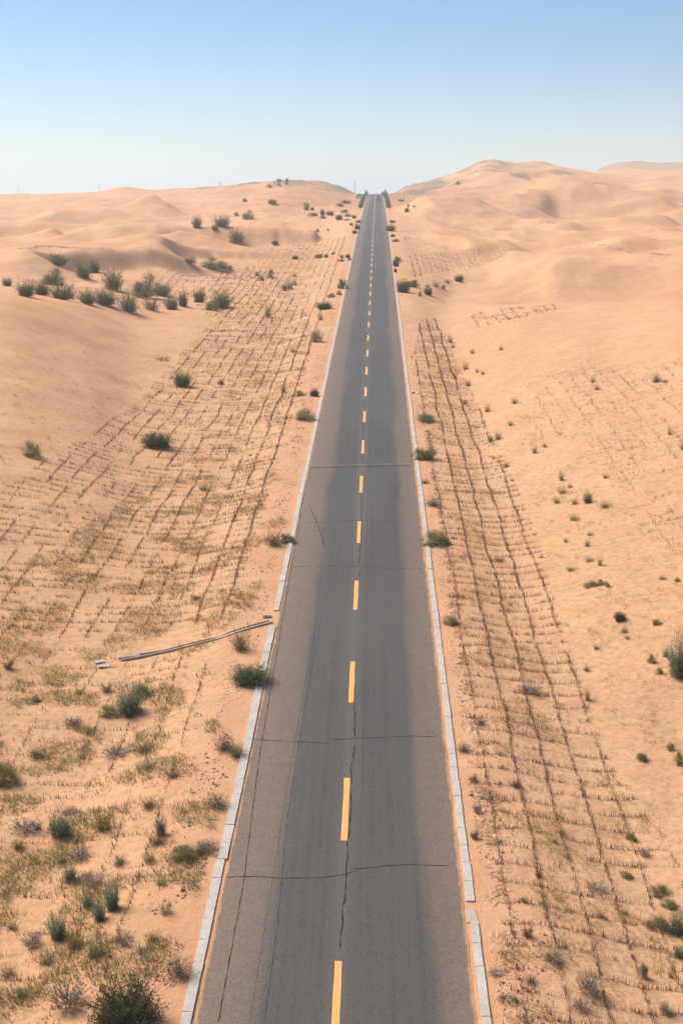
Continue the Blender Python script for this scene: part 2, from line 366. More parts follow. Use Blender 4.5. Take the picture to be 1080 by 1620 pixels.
# ---------------------------------------------------------------- road
def road_pt(px, py):
    zc = np.exp(np.linspace(math.log(24), math.log(900), 6000))
    P = CAM + zc[:, None]*(FWD + RGT*(px-PW/2)/F + UPV*(PH/2-py)/F)
    k = np.nonzero(P[:, 2] < zroad(P[:, 1]))[0]
    q = P[k[0] if len(k) else -1]; return float(q[0]), float(q[1])
HW = 3.34
def mat_asphalt():
    m, nt, b = new_mat('asphalt'); P = pos(nt)
    sx = N(nt, 'ShaderNodeSeparateXYZ'); nt.links.new(P, sx.inputs[0])
    wob = tex_noise(nt, scaled(nt, P, (1, .12, 0)), .5, 4)
    axx = mathn(nt, 'ADD', mathn(nt, 'ABSOLUTE', mathn(nt, 'SUBTRACT', sx.outputs[0], .22)), mathn(nt, 'MULTIPLY', mathn(nt, 'SUBTRACT', wob, .5), 1.3))
    g = tex_noise(nt, P, 14, 6, .85); big = tex_noise(nt, scaled(nt, P, (1, .25, 1)), .35, 5, .6)
    streak = tex_noise(nt, scaled(nt, P, (5.5, .035, 0)), 1.0, 4, .6)
    c = mix(nt, ramp(nt, big, [(.3, 0.), (.7, 1.)]), (0.054, 0.052, 0.048), (0.084, 0.081, 0.074))
    c = mix(nt, ramp(nt, streak, [(.35, 0.), (.75, .5)]), c, (0.115, 0.108, 0.098))
    # dust carried to the margins and the crown by traffic
    d = ramp(nt, mathn(nt, 'DIVIDE', axx, 4.0), [(.46, 0.), (.57, .62), (.84, .95)])
    d = mathn(nt, 'MULTIPLY', d, ramp(nt, tex_noise(nt, P, 2.5, 5, .7), [(.2, .55), (.7, 1.)]))
    c = mix(nt, mathn(nt, 'MULTIPLY', d, .85), c, (0.26, 0.178, 0.128))
    crown = ramp(nt, mathn(nt, 'ABSOLUTE', sx.outputs[0]), [(0.05, .25), (.45, 0.)])
    c = mix(nt, crown, c, (0.20, 0.175, 0.15))
    c = mix(nt, ramp(nt, g, [(.36, .8), (.50, 0.)]), c, (0.045, 0.043, 0.04))
    c = mix(nt, ramp(nt, g, [(.56, 0.), (.70, .5)]), c, (0.23, 0.21, 0.19))
    # sand drifted over the edge
    e = mathn(nt, 'ADD', mathn(nt, 'ABSOLUTE', sx.outputs[0]), mathn(nt, 'MULTIPLY', mathn(nt, 'SUBTRACT', tex_noise(nt, P, 1.3, 5, .7), .5), .28))
    c = mix(nt, ramp(nt, mathn(nt, 'SUBTRACT', e, 3.0), [(.25, 0.), (.34, .9)]), c, (0.52, 0.29, 0.15))
    nt.links.new(c, b.inputs['Base Color']); b.inputs['Roughness'].default_value = 0.7
    b.inputs['Specular IOR Level'].default_value = 0.3
    bump(nt, b, g, 0.006, .7); return m
ASPH = mat_asphalt()
ys = [-40.]
while ys[-1] < 780: ys.append(ys[-1] + (0.5 if ys[-1] < 90 else 1.5 if ys[-1] < 300 else 3))
ys = np.array(ys); n = len(ys)
el = -HW + .02 + 0.05*noise(ys/1.7, ys*0+1, 3) + .02*noise(ys/.6, ys*0, 4); er = HW + 0.05*noise(ys/1.6, ys*0+7, 5) + .02*noise(ys/.6, ys*0+3, 4)
cols = [el, el, el*.66, el*.33, 0*ys, er*.33, er*.66, er, er]
zz = [zroad(ys)-.15] + [zroad(ys)+c for c in (-.004, .012, .022, .026, .022, .012, -.004)] + [zroad(ys)-.15]
v = np.stack([np.stack(cols, 1), np.repeat(ys[:, None], 9, 1), np.stack(zz, 1)], -1).reshape(-1, 3)
ii = np.arange(n*9).reshape(n, 9)
f = np.stack([ii[:-1, :-1], ii[:-1, 1:], ii[1:, 1:], ii[1:, :-1]], -1).reshape(-1, 4)
rm = mesh_np('road', v, f, ASPH, None, False)
road = tag(link('road', rm), kind='structure')
def road_z(X, Y): return zroad(Y) + 0.026 - 0.030*np.clip(np.abs(X)/HW, 0, 1)**1.6

def mat_simple(name, base, var, scale, rough=.8, bumpd=0.0, spec=.3, var2=None):
    m, nt, b = new_mat(name); P = pos(nt)
    c = mix(nt, ramp(nt, tex_noise(nt, P, scale, 5, .65), [(.32, 0.), (.68, 1.)]), base, var)
    if var2: c = mix(nt, ramp(nt, tex_noise(nt, P, scale*7, 4, .7), [(.52, 0.), (.70, .8)]), c, var2)
    nt.links.new(c, b.inputs['Base Color']); b.inputs['Roughness'].default_value = rough
    b.inputs['Specular IOR Level'].default_value = spec
    if bumpd: bump(nt, b, tex_noise(nt, P, scale*6, 5, .7), bumpd, .7)
    return m
YELLOW = mat_simple('yellow_road_paint', (0.80, 0.41, 0.11), (0.72, 0.38, 0.13), 3.0, .7, .002, .3, (0.42, 0.25, 0.10))
CONC = mat_simple('pale_concrete', (0.54, 0.51, 0.47), (0.45, 0.415, 0.37), 1.2, .9, .006, .2, (0.36, 0.27, 0.20))
CONC2 = mat_simple('dusty_concrete', (0.44, 0.37, 0.30), (0.48, 0.42, 0.36), 1.2, .9, .006, .2, (0.40, 0.26, 0.17))
CRACK = mat_simple('tar_black_crack', (0.014, 0.013, 0.013), (0.03, 0.027, 0.024), 4.0, .9)
FILL = mat_simple('sand_filled_joint', (0.32, 0.20, 0.13), (0.24, 0.16, 0.11), 3.0, .95)

for k in range(64):                                        # broken centre line, 4 m strokes with 6 m gaps
    y0 = 26.12 + 10*k; m = 9 if k < 16 else 3
    yy = np.linspace(y0, y0+4, m); jl = rng.normal(0, .006, m); jr = rng.normal(0, .006, m)
    xx = np.stack([-.095+jl, .095+jr], 1).ravel(); Y2 = np.repeat(yy, 2)
    v = np.stack([xx, Y2, road_z(xx, Y2)+.006], -1); a = np.arange(m-1)*2
    link('centre_line_dash', mesh_np('centre_line_dash', v, np.stack([a, a+1, a+3, a+2], -1), YELLOW), road)

def ribbon(name, pts, width, mat, lift=.004, jit=.02, step=.12, parent=None):
    P = np.array([road_pt(*p) for p in pts]); d = np.concatenate([[0], np.cumsum(np.hypot(*np.diff(P, axis=0).T))])
    m = max(3, int(d[-1]/step)); t = np.linspace(0, d[-1], m)
    x = np.interp(t, d, P[:, 0]); y = np.interp(t, d, P[:, 1])
    tx = np.gradient(x); ty = np.gradient(y); l = np.hypot(tx, ty); nxx, nyy = -ty/l, tx/l
    s = rng.integers(1000)
    off = jit*(2.2*noise(t/.7, t*0, s)+1.2*noise(t/.2, t*0, s+1)); x = x+nxx*off; y = y+nyy*off
    hw = width*.5*np.clip(.75+.9*noise(t/.45, t*0+5, s+2), .15, 1.6); hw[0] = hw[-1] = .002
    xx = np.stack([x-nxx*hw, x+nxx*hw], 1).ravel(); yy = np.stack([y-nyy*hw, y+nyy*hw], 1).ravel()
    v = np.stack([xx, yy, road_z(xx, yy)+lift], -1); a = np.arange(m-1)*2
    return link(name, mesh_np(name, v, np.stack([a, a+1, a+3, a+2], -1), mat), parent or road)
CR = [
 [(357,1388),(400,1387),(450,1391),(520,1389),(548,1384),(572,1378)],[(557,1376),(590,1374),(640,1369),(712,1370)],
 [(405,1170),(440,1173),(480,1175),(520,1177)],[(526,1171),(560,1170),(600,1168),(640,1165),(692,1166)],
 [(458,897),(520,896),(570,897),(620,900),(668,900)],[(480,826),(520,828),(545,825),(600,824),(650,826)],
 [(497,686),(560,684),(650,681)],[(512,588),(575,586)],[(574,642),(645,639)],
 [(561,1180),(556,1215),(554,1250),(556,1280),(550,1330),(547,1400),(543,1440),(540,1470),(538,1503)],
 [(560,1112),(561,1168)],[(572,782),(571,850),(568,895)],[(576,662),(573,735)],[(579,590),(576,650)],[(570,905),(566,920)],
 [(515,868),(508,845),(490,800)],
]
for pts in CR: ribbon('crack', pts, .046, CRACK)
ribbon('transverse_joint', [(488,740),(560,739.5),(657,736)], .17, CRACK, .005, .012)
ribbon('joint_filling', [(488,737),(560,736.4),(657,733)], .13, FILL, .004, .015)
for pts, wd in (([(345,1620),(385,1400),(410,1200),(437,1040),(465,870),(480,790),(492,740)], .03), ([(418,1620),(440,1460),(453,1310),(480,1130),(505,1000)], .018), ([(395,1620),(462,1200),(498,1000)], .010)):
    ribbon('paving_seam', pts, wd, CRACK, .003, .006)

# ---------------------------------------------------------------- kerbs: each stone a part near the camera
def stone_mesh(wd, ln, hh, seed):
    r = random.Random(seed); bm = bmesh.new()
    bmesh.ops.create_cube(bm, size=1); bmesh.ops.scale(bm, vec=(wd, ln, hh), verts=bm.verts)
    bmesh.ops.bevel(bm, geom=[e for e in bm.edges if all(q.co.z > 0 for q in e.verts)], offset=.005, segments=1, affect='EDGES')
    for q in bm.verts: q.co += Vector((r.uniform(-.008, .008), r.uniform(-.006, .006), r.uniform(-.006, .006)))
    me = bpy.data.meshes.new('kerb_stone'); bm.to_mesh(me); bm.free(); me.materials.append(CONC); return me
YJL, YGL, YGR = road_pt(350,1355)[1], road_pt(430,980)[1], road_pt(738,1452)[1]
SM = {w_: [stone_mesh(w_, .996, .34, 10*i+int(w_*100)) for i in range(5)] for w_ in (.21, .24, .25, .27)}
SLOPE = math.atan(.03823)
for side, nm in ((-1, 'kerb_left'), (1, 'kerb_right')):
    root = tag(empty(nm, (0, 0, 0)), kind='structure')
    def kx(Y, side=side):
        if side < 0:
            wd = .27 if YJL < Y < YGL else .25 if Y < YJL else .24
            inner = HW + .03 + (.06 if Y < YJL else 0.0)
        else:
            wd = .21; inner = HW + .09 + (.04 if Y < YGR else .0)
            if YGR < Y < YGR+3.2: wd = .24
        return side*(inner+wd/2), wd
    y = 24.0; cnt = 0
    while y < 172:
        gap = (side < 0 and abs(y+.5-YGL) < .62) or (side > 0 and abs(y+.5-YGR) < .5) or (side < 0 and abs(y+.5-YJL) < .5 and False)
        if not gap:
            x, wd = kx(y+.5); x += .03*float(noise(y/9., side*3., 77)) + random.gauss(0, .003)
            o = link('kerb_stone', SM[wd][random.randrange(5)], root)
            o.location = (x, y+.5, float(zroad(y+.5))-.17+.035+random.gauss(0, .004)+.012*float(noise(y/5., 1., 5)))
            o.rotation_euler = (SLOPE+random.gauss(0, .003), random.gauss(0, .012), random.gauss(0, .006)+(math.pi if random.random() < .5 else 0)*0)
            cnt += 1
        y += 1.0
    bmv, bmf = [], []; y = 172.0                           # farther off the stones run together
    while y < 690:
        x, wd = kx(y); x += .03*float(noise(y/9., side*3., 77)); y1 = y+3.97
        z0, z1 = float(zroad(y)), float(zroad(y1)); b0 = len(bmv)
        for (yy, zz_) in ((y, z0), (y1, z1)):
            for (dx, dz) in ((-wd/2, -.2), (wd/2, -.2), (wd/2, .035), (-wd/2, .035)): bmv.append((x+dx, yy, zz_+dz))
        for q in ((0,1,5,4),(1,2,6,5),(2,3,7,6),(3,0,4,7),(3,2,1,0),(4,5,6,7)): bmf.append([b0+i for i in q])
        y += 4.0
    tag(link('kerb_run', mesh_np('kerb_run', bmv, bmf, CONC), root), kind='stuff')

# ---------------------------------------------------------------- drain channel, broken slabs, outlet
def box_obj(name, size, mat, parent=None, bev=.01, jit=0.0):
    bm = bmesh.new(); bmesh.ops.create_cube(bm, size=1); bmesh.ops.scale(bm, vec=size, verts=bm.verts)
    if bev: bmesh.ops.bevel(bm, geom=list(bm.edges), offset=min(bev, min(size)*.3), segments=1, affect='EDGES')
    for q in bm.verts: q.co += Vector([random.uniform(-jit, jit) for _ in range(3)])
    me = bpy.data.meshes.new(name); bm.to_mesh(me); bm.free(); return link(name, me, parent, mat)
cpts = [road_pt(428, 983)] + [ground(*p)[:2] for p in ((395,994),(350,1009),(300,1021),(250,1033),(188,1045))]
cpts = np.array(cpts); dl = np.concatenate([[0], np.cumsum(np.hypot(*np.diff(cpts, axis=0).T))])
chan = tag(empty('drain_channel', (cpts[0][0], cpts[0][1], float(height(*cpts[0])))), 'narrow concrete drain channel running from the left kerb gap down the sand', 'drain channel')
def strip(name, off, wd, top, mat, t0, t1, wob=.0):
    m = 26; t = np.linspace(t0, t1, m)*dl[-1]
    x = np.interp(t, dl, cpts[:, 0]); y = np.interp(t, dl, cpts[:, 1]); tx = np.gradient(x); ty = np.gradient(y); l = np.hypot(tx, ty); nx_, ny_ = -ty/l, tx/l
    zg = height(x-nx_*.3, y-ny_*.3)*.5+height(x+nx_*.3, y+ny_*.3)*.5; zg = np.convolve(np.pad(zg, 3, mode='edge'), np.ones(7)/7, 'valid')
    vv = []
    for o_, dz in ((off-wd/2, -.35), (off-wd/2, top), (off+wd/2, top), (off+wd/2, -.35)):
        vv.append(np.stack([x+nx_*o_, y+ny_*o_, zg+dz+wob*noise(t/1.1, t*0, 3)], -1))
    vv = np.stack(vv, 1).reshape(-1, 3) - np.array(chan.location); ii = np.arange(m*4).reshape(m, 4)
    ff = [np.stack([ii[:-1, k], ii[1:, k], ii[1:, (k+1) % 4], ii[:-1, (k+1) % 4]], -1) for k in range(4)]
    ff.append(np.array([[0, 1, 2, 3], [m*4-1, m*4-2, m*4-3, m*4-4]]))
    return link(name, mesh_np(name, vv, np.concatenate(ff), mat), chan)
strip('channel_wall', .15, .05, .07, CONC2, 0, .99, .02); strip('channel_wall', -.15, .05, .05, CONC2, .0, 1.0, .05)
strip('channel_floor', 0, .245, -.02, FILL, 0, .70)
for (px, py, sz, rz, lb) in ((158,1048,(.42,.30,.07),.5,'broken pale concrete slab piece on sand, farther of the pair left of the drain channel'), (166,1056,(.50,.26,.07),.15,'broken pale concrete slab piece on sand, nearer of the pair left of the drain channel')):
    q = ground(px, py); o = box_obj('concrete_slab', sz, CONC, None, .012, .03); o.location = (q[0], q[1], q[2]+.03); o.rotation_euler = (.04, .06, rz); tag(o, lb, 'slab')
for (px, py, rz, lb, sz) in ((422,977,.2,'small broken concrete block beside the left kerb gap, at the head of the drain channel',(.34,.22,.16)), (746,1451,0,'flat brown concrete sill lying in the gap of the right kerb',(.30,.62,.10)), (652,621,.1,'small pale concrete stub standing just outside the right kerb, in mid distance',(.2,.9,.22)), (205,1041,.33,'loose concrete kerb piece lying beside the end of the drain channel',(.9,.12,.1))):
    q = ground(px, py); o = box_obj('concrete_block', sz, CONC2, None, .012, .02); o.location = (q[0], q[1], q[2]+(.04 if px != 746 else -.03)); o.rotation_euler = (SLOPE, 0, rz); tag(o, lb, 'concrete block')
# ---------------------------------------------------------------- plants
def mat_plant(name, transl=.45):
    m, nt, b = new_mat(name)
    at = N(nt, 'ShaderNodeAttribute', attribute_name='Col'); oi = N(nt, 'ShaderNodeObjectInfo')
    k = ramp(nt, oi.outputs['Random'], [(0., .78), (1., 1.18)])
    c = mix(nt, 1.0, at.outputs['Color'], k, 'MULTIPLY')
    nt.links.new(c, b.inputs['Base Color']); b.inputs['Roughness'].default_value = .75; b.inputs['Specular IOR Level'].default_value = .2
    if transl:
        t = N(nt, 'ShaderNodeBsdfTranslucent'); nt.links.new(c, t.inputs[0]); mx = N(nt, 'ShaderNodeMixShader'); mx.inputs[0].default_value = transl
        nt.links.new(b.outputs[0], mx.inputs[1]); nt.links.new(t.outputs[0], mx.inputs[2]); nt.links.new(mx.outputs[0], nt.nodes['Material Output'].inputs[0])
    return m
LEAFM = mat_plant('leaf'); TWIGM = mat_plant('twig', 0)

def unit(a): return a/np.maximum(np.linalg.norm(a, axis=-1, keepdims=True), 1e-9)
def leaf_quads(P, D, L, W, C, r):
    n = len(P); D = unit(D); s = unit(np.cross(D, unit(r.normal(size=(n, 3)))))
    L = np.broadcast_to(L, n)[:, None]; W = np.broadcast_to(W, n)[:, None]
    v = np.stack([P, P+D*L*.5+s*W, P+D*L, P+D*L*.5-s*W], 1).reshape(-1, 3)
    return v, np.arange(n*4).reshape(n, 4), np.repeat(C, 4, 0)
def tubes(A, B, ra, rb, C):
    """thin three-sided tapered sticks from A to B"""
    n = len(A); d = unit(B-A); up = np.where(np.abs(d[:, 2:3]) > .9, [[1., 0, 0]], [[0, 0, 1.]]); s = unit(np.cross(d, up)); t = np.cross(d, s)
    ra = np.broadcast_to(ra, n)[:, None]; rb = np.broadcast_to(rb, n)[:, None]; vs = []
    for (Q, rr) in ((A, ra), (B, rb)):
        for k in range(3): vs.append(Q+rr*(s*math.cos(2.094*k)+t*math.sin(2.094*k)))
    v = np.stack(vs, 1).reshape(-1, 3); b = np.arange(n)[:, None]*6
    f = np.concatenate([b+np.array([[k, (k+1) % 3, 3+(k+1) % 3, 3+k]]) for k in range(3)])
    return v, f, np.repeat(C, 6, 0)
def joinq(parts):
    vs, fs, cs = [], [], []; o = 0
    for v, f, c in parts: vs.append(v); fs.append(f+o); cs.append(c); o += len(v)
    return np.concatenate(vs), np.concatenate(fs), np.concatenate(cs)
def shade(base, n, r, dv=.35, dh=.10):
    k = np.exp(r.normal(0, dv, (n, 1)))*np.exp(r.normal(0, dh, (n, 3))); return np.clip(np.array(base)[None]*k, .003, .8)
def dome(n, r, lo=0.0):
    d = unit(r.normal(size=(n, 3))); d[:, 2] = np.abs(d[:, 2])*(1-lo)+lo; return unit(d)

def p_dense(seed, col, twig=(.10, .07, .045), leaves=5200):
    r = np.random.default_rng(seed); nc = 34
    d = dome(nc, r); d[:, 2] *= .95; rad = r.uniform(.62, 1.0, (nc, 1))*(1+.18*np.sin(3*np.arctan2(d[:, 1:2], d[:, 0:1])+seed))
    Cc = d*rad*np.array([.42, .42, .86]); idx = r.integers(nc, size=leaves)
    P = Cc[idx]+r.normal(0, 1, (leaves, 3))*np.array([.085, .085, .11]); P[:, 2] = np.abs(P[:, 2])*.98+.01
    D = unit(Cc[idx]*np.array([1, 1, .8])+np.array([0, 0, .18]))+r.normal(0, .55, (leaves, 3))
    C = shade(col, nc, r, .30)[idx]*np.exp(r.normal(0, .22, (leaves, 1)))
    fol = leaf_quads(P, D, r.uniform(.03, .075, leaves), r.uniform(.006, .012, leaves), C, r)
    n = 26; j = r.integers(nc, size=n); st = tubes(r.normal(0, .05, (n, 3))*[1, 1, 0], Cc[j]*.97, .012, .004, shade(twig, n, r))
    k = r.integers(nc, size=60); q = Cc[k]; spk = tubes(q*.7, q*1.0+unit(q)*r.uniform(.06, .2, (60, 1)), .005, .001, shade(col, 60, r, .3))
    return fol, joinq([st, spk])
def p_broom(seed, col, twig=(.11, .085, .06), ns=150, per=34, spread=.85):
    r = np.random.default_rng(seed); d = dome(ns, r, .12); hz = np.linalg.norm(d[:, :2], axis=1, keepdims=True); tip = np.concatenate([d[:, :2]/hz*hz**.7*.5*spread/.85, .16+.84*d[:, 2:]**.8], 1)*r.uniform(.45, 1.08, (ns, 1))
    base = r.normal(0, .15, (ns, 3))*[1, 1, 0]; t = r.uniform(.12, 1.0, (ns, per)); bend = r.normal(0, .05, (ns, 1, 3))
    P = base[:, None]+(tip-base)[:, None]*t[..., None]+bend*(t*(1-t))[..., None]*4; P = P.reshape(-1, 3)+r.normal(0, .028, (ns*per, 3)); n = len(P)
    P[:, 2] = np.maximum(P[:, 2], .01)
    D = np.repeat(unit(tip-base), per, 0)+np.array([0, 0, .25])+r.normal(0, .5, (n, 3))
    C = np.repeat(shade(col, ns, r, .28), per, 0)*np.exp(r.normal(0, .2, (n, 1)))
    return leaf_quads(P, D, r.uniform(.035, .085, n), r.uniform(.0035, .0075, n), C, r), tubes(base, tip, .006, .002, shade(twig, ns, r))
def p_tumble(seed, col, fleck):
    r = np.random.default_rng(seed); n = 330; A = dome(n, r)*np.array([.44, .44, .8])*r.uniform(.15, .95, (n, 1)); A[:, 2] += .02
    B = A+unit(A*.7+r.normal(0, .45, (n, 3)))*r.uniform(.10, .26, (n, 1)); B[:, 2] = np.abs(B[:, 2])
    tw = tubes(A, B, .006, .003, shade(col, n, r, .35)); m = 60; st = tubes(r.normal(0, .04, (m, 3))*[1, 1, 0], A[r.integers(n, size=m)], .008, .003, shade(col, m, r))
    k = 420; q = B[r.integers(n, size=k)]+r.normal(0, .03, (k, 3)); q[:, 2] = np.abs(q[:, 2])
    return leaf_quads(q, q*.6+r.normal(0, .5, (k, 3)), .06, .010, shade(fleck, k, r, .35), r), joinq([tw, st])
def p_tuft(seed, col, n=170, lean=.45):
    r = np.random.default_rng(seed); a = r.uniform(0, 2*np.pi, n); rr = np.sqrt(r.uniform(0, 1, n))
    P = np.stack([np.cos(a)*rr*.28, np.sin(a)*rr*.28, 0*a], -1); D = np.stack([np.cos(a)*lean*(.3+rr), np.sin(a)*lean*(.3+rr), np.ones(n)*.9], -1)+r.normal(0, .18, (n, 3))
    D[:, 2] = np.abs(D[:, 2])
    return leaf_quads(P, D, r.uniform(.45, 1.05, n), r.uniform(.010, .020, n), shade(col, n, r, .28, .12), r), None
def p_sage(seed, col, ns=30):
    r = np.random.default_rng(seed); a = r.uniform(0, 2*np.pi, ns); rr = np.sqrt(r.uniform(0, 1, ns))*.38; H = r.uniform(.5, 1.02, ns)*(1-.45*rr)
    base = np.stack([np.cos(a)*rr, np.sin(a)*rr, 0*a], -1); tip = base*1.22+np.stack([0*a, 0*a, H], -1); per = 46; t = r.uniform(.06, 1, (ns, per))
    P = (base[:, None]+(tip-base)[:, None]*t[..., None]).reshape(-1, 3)+r.normal(0, .022, (ns*per, 3))*[1, 1, .4]; n = len(P); P[:, 2] = np.maximum(P[:, 2], .005)
    D = r.normal(0, .6, (n, 3))+np.array([0, 0, .75]); C = np.repeat(shade(col, ns, r, .22), per, 0)*np.exp(r.normal(0, .22, (n, 1)))
    return leaf_quads(P, D, r.uniform(.06, .13, n), r.uniform(.010, .020, n), C, r), tubes(base, tip, .010, .003, shade((.12, .09, .06), ns, r))
def p_dead(seed, col):
    r = np.random.default_rng(seed); n = 150; a = r.uniform(0, 2*np.pi, n); A = np.stack([np.cos(a), np.sin(a), 0*a], -1)*r.uniform(0, .3, (n, 1))
    A[:, 2] = r.uniform(0, .3, n); B = A+np.stack([np.cos(a)*.3, np.sin(a)*.3, r.uniform(.05, .6, n)], -1)*r.uniform(.5, 1, (n, 1))+r.normal(0, .08, (n, 3)); B[:, 2] = np.abs(B[:, 2])
    k = 140; q = B[r.integers(n, size=k)]
    return leaf_quads(q, r.normal(0, .5, (k, 3))+[0, 0, .2], .12, .02, shade(col, k, r, .3), r), tubes(A, B, .012, .004, shade(col, n, r, .3))

GREEN, OLIVE, GREY, BLUE, BROWN, YEL, DEAD, LITE = (.105, .125, .050), (.27, .255, .115), (.185, .195, .12), (.22, .27, .175), (.22, .165, .12), (.36, .26, .08), (.33, .26, .21), (.34, .35, .16)
KINDS = {  # name, category, variants
 'G': ('dark_shrub', 'shrub', [p_broom(1, GREEN, ns=260, per=42), p_broom(3, (.12, .145, .055), ns=260, per=42), p_dense(2, GREEN)]),
 'O': ('olive_shrub', 'shrub', [p_dense(s, OLIVE) for s in (4, 5)]),
 'B': ('desert_shrub', 'shrub', [p_broom(6, GREY), p_broom(7, (.15, .17, .085)), p_broom(8, GREY, ns=190), p_broom(9, (.19, .19, .105), ns=110), p_dense(31, (.13, .15, .075))]),
 'Y': ('pale_shrub', 'shrub', [p_broom(s, (.19, .19, .10)) for s in (10, 11)]),
 'S': ('sage_bush', 'bush', [p_broom(s, BLUE, ns=150, per=34, spread=.8) for s in (12, 13, 14)]),
 'T': ('dry_bush', 'bush', [p_tumble(s, BROWN, (.20, .16, .10)) for s in (15, 16, 17)]),
 'W': ('weed', 'weed', [p_broom(s, LITE, ns=60, per=26) for s in (18, 19, 20)]),
 'U': ('grass_tuft', 'grass tuft', [p_tuft(s, LITE, 150) for s in (21, 22)]),
 'V': ('dry_tuft', 'grass tuft', [p_tuft(s, YEL, 150, .6) for s in (23, 24)]),
 'N': ('spiky_shrub', 'shrub', [p_broom(s, (.24, .20, .065), ns=70, per=26) for s in (25, 26)]),
 'D': ('dead_brush', 'dead brush', [p_dead(s, DEAD) for s in (27, 28, 29)]),
}
MESH = {}
for k, (nm, cat, vs) in KINDS.items():
    for i, (fol, st) in enumerate(vs):
        fm = mesh_np(nm+'_foliage', *fol[:2], LEAFM, fol[2]); sm = mesh_np(nm+'_stems', *st[:2], TWIGM, st[2]) if st else None
        if st:
            jv, jf, jc = joinq([fol, st]); jm = mesh_np(nm, jv, jf, LEAFM, jc)
        else: jm = fm
        MESH[k, i] = (fm, sm, jm)
_pc = {}
def plant(kind, px, pyb, wpx, hpx, label, group=None, small=False):
    q0 = ground(px, min(pyb, 1700))
    if q0 is None: return None
    e = math.atan2(CZ-q0[2], math.hypot(q0[0]-CX, q0[1]))
    q = ground(px, pyb-.42*wpx*math.sin(max(e, 0))) or q0
    if q[3] > q0[3]*1.25+5: q = q0
    zc = q[3]; w_ = wpx*zc/F; h_ = max(.38*w_, (hpx*zc/F-.42*w_*math.sin(max(e, 0)))/max(math.cos(e), .3))
    nm, cat, vs = KINDS[kind]; i = _pc.get(kind, 0); _pc[kind] = i+1
    fm, sm, jm = MESH[kind, i % len(vs)]; rz = random.uniform(0, 6.28); loc = (q[0], q[1], q[2]-.02)
    if small or sm is None:
        o = link(nm, jm); o.location = loc; o.rotation_euler = (0, 0, rz)
    else:
        o = empty(nm, loc, rz); link('foliage', fm, o); link('stems', sm, o)
    gs = (1.32 if group == 'shrubs on the left dunes' else 1.14) if kind in 'BYWUSND' else 1.08; o.scale = (gs*w_*random.uniform(.97, 1.06), gs*w_*random.uniform(.97, 1.06), h_*(gs if gs < 1.3 else 1.16)*random.uniform(.92, 1.08))
    return tag(o, label, cat, group)

RS, LS = 'plants along the right kerb', 'plants along the left kerb'
for a in [
 # left kerb, from near to far
 ('G',202,1655,124,88,'large dark green shrub cut by the bottom edge, left of the road',LS),
 ('T',286,1556,52,44,'round grey-brown dry bush touching the left kerb near the bottom edge',LS),
 ('T',327,1357,54,30,'low dry grey bush leaning on the left kerb just past its jog',LS),
 ('O',296,1366,44,28,'small olive shrub at the left foot of the low dry bush by the kerb jog',LS),
 ('T',345,1284,42,32,'round dark grey-brown dry bush by the left kerb, next beyond the kerb jog',LS),
 ('T',355,1192,40,34,'pale tan dry bush by the left kerb above a yellow-green tuft',LS),
 ('N',374,1204,34,28,'yellow-green low bush touching the left kerb below a pale tan one',LS),
 ('G',397,1091,68,38,'dense dark green rounded shrub overhanging the left kerb below the drain channel',LS),
 ('N',381,1034,40,40,'spiky yellow-green shrub beside the drain channel near the left kerb',LS),
 ('N',434,867,34,32,'olive shrub with sparse stems touching the left kerb beyond the drain channel',LS),
 ('G',455,861,24,16,'small dark green shrub lapping over the left kerb beside the sparse olive one',LS),
 ('V',387,948,28,14,'small brown dry tuft on the sand left of the road, beyond the drain channel',LS),
 ('V',384,961,24,10,'smaller brown dry tuft just below another, beyond the drain channel',LS),
 ('O',482,667,31,23,'dark olive shrub leaning on the left kerb, beyond the transverse road joint',LS),
 ('G',497,628,16,13,'small dark shrub tight against the left kerb, second past the road joint',LS),
 ('O',474,628,16,12,'small olive shrub left of the small dark one at the kerb past the road joint',LS),
 ('W',463,558,14,11,'small green weed on sand well left of the kerb in mid distance',LS),
 ('O',501,542,19,23,'upright olive shrub near the left kerb in mid distance',LS),
 ('G',513,490,29,14,'low dark green mound of a shrub near the left kerb in mid distance',LS),
 ('W',507,507,10,12,'small upright weed just below the low dark mound near the left kerb',LS),
 ('G',542,457,16,17,'dark two-lobed shrub right on the left kerb in the middle distance',LS),
 ('O',524,471,12,7,'tiny olive shrub between the dark mound and the two-lobed shrub on the left',LS),
 ('O',536,467,9,8,'tiny pale shrub just below the two-lobed shrub on the left kerb',LS),
 # left slope and dunes
 ('G',248,711,52,27,'dark green shrub alone on the straw-lined slope left of the road',None),
 ('G',288,613,30,26,'dark shrub on the left slope, higher up than the lone dark one',None),
 ('O',51,724,27,27,'olive green shrub near the left edge of the picture on bare sand',None),
 ('O',350,609,13,9,'small olive weed right of the upper dark shrub on the left slope',None),
 ('V',257,571,17,8,'small dry tuft on the left slope above the upper dark shrub',None),
 ('W',323,777,20,16,'small light green weed low on the straw-lined left slope',None),
 ('W',449,622,10,16,'thin green weed among straw rows left of the road in mid distance',None),
 ('S',205,1137,52,56,'big blue-green sage bush on the sand below the drain channel',None),
 ('O',172,1135,32,20,'small olive bush at the left foot of the big blue-green sage',None),
 ('O',222,1106,34,26,'olive bush behind the right shoulder of the big blue-green sage',None),
 ('O',8,1245,46,42,'olive bush cut by the left edge of the picture',None),
]: plant(*a)
GD = 'shrubs on the left dunes'
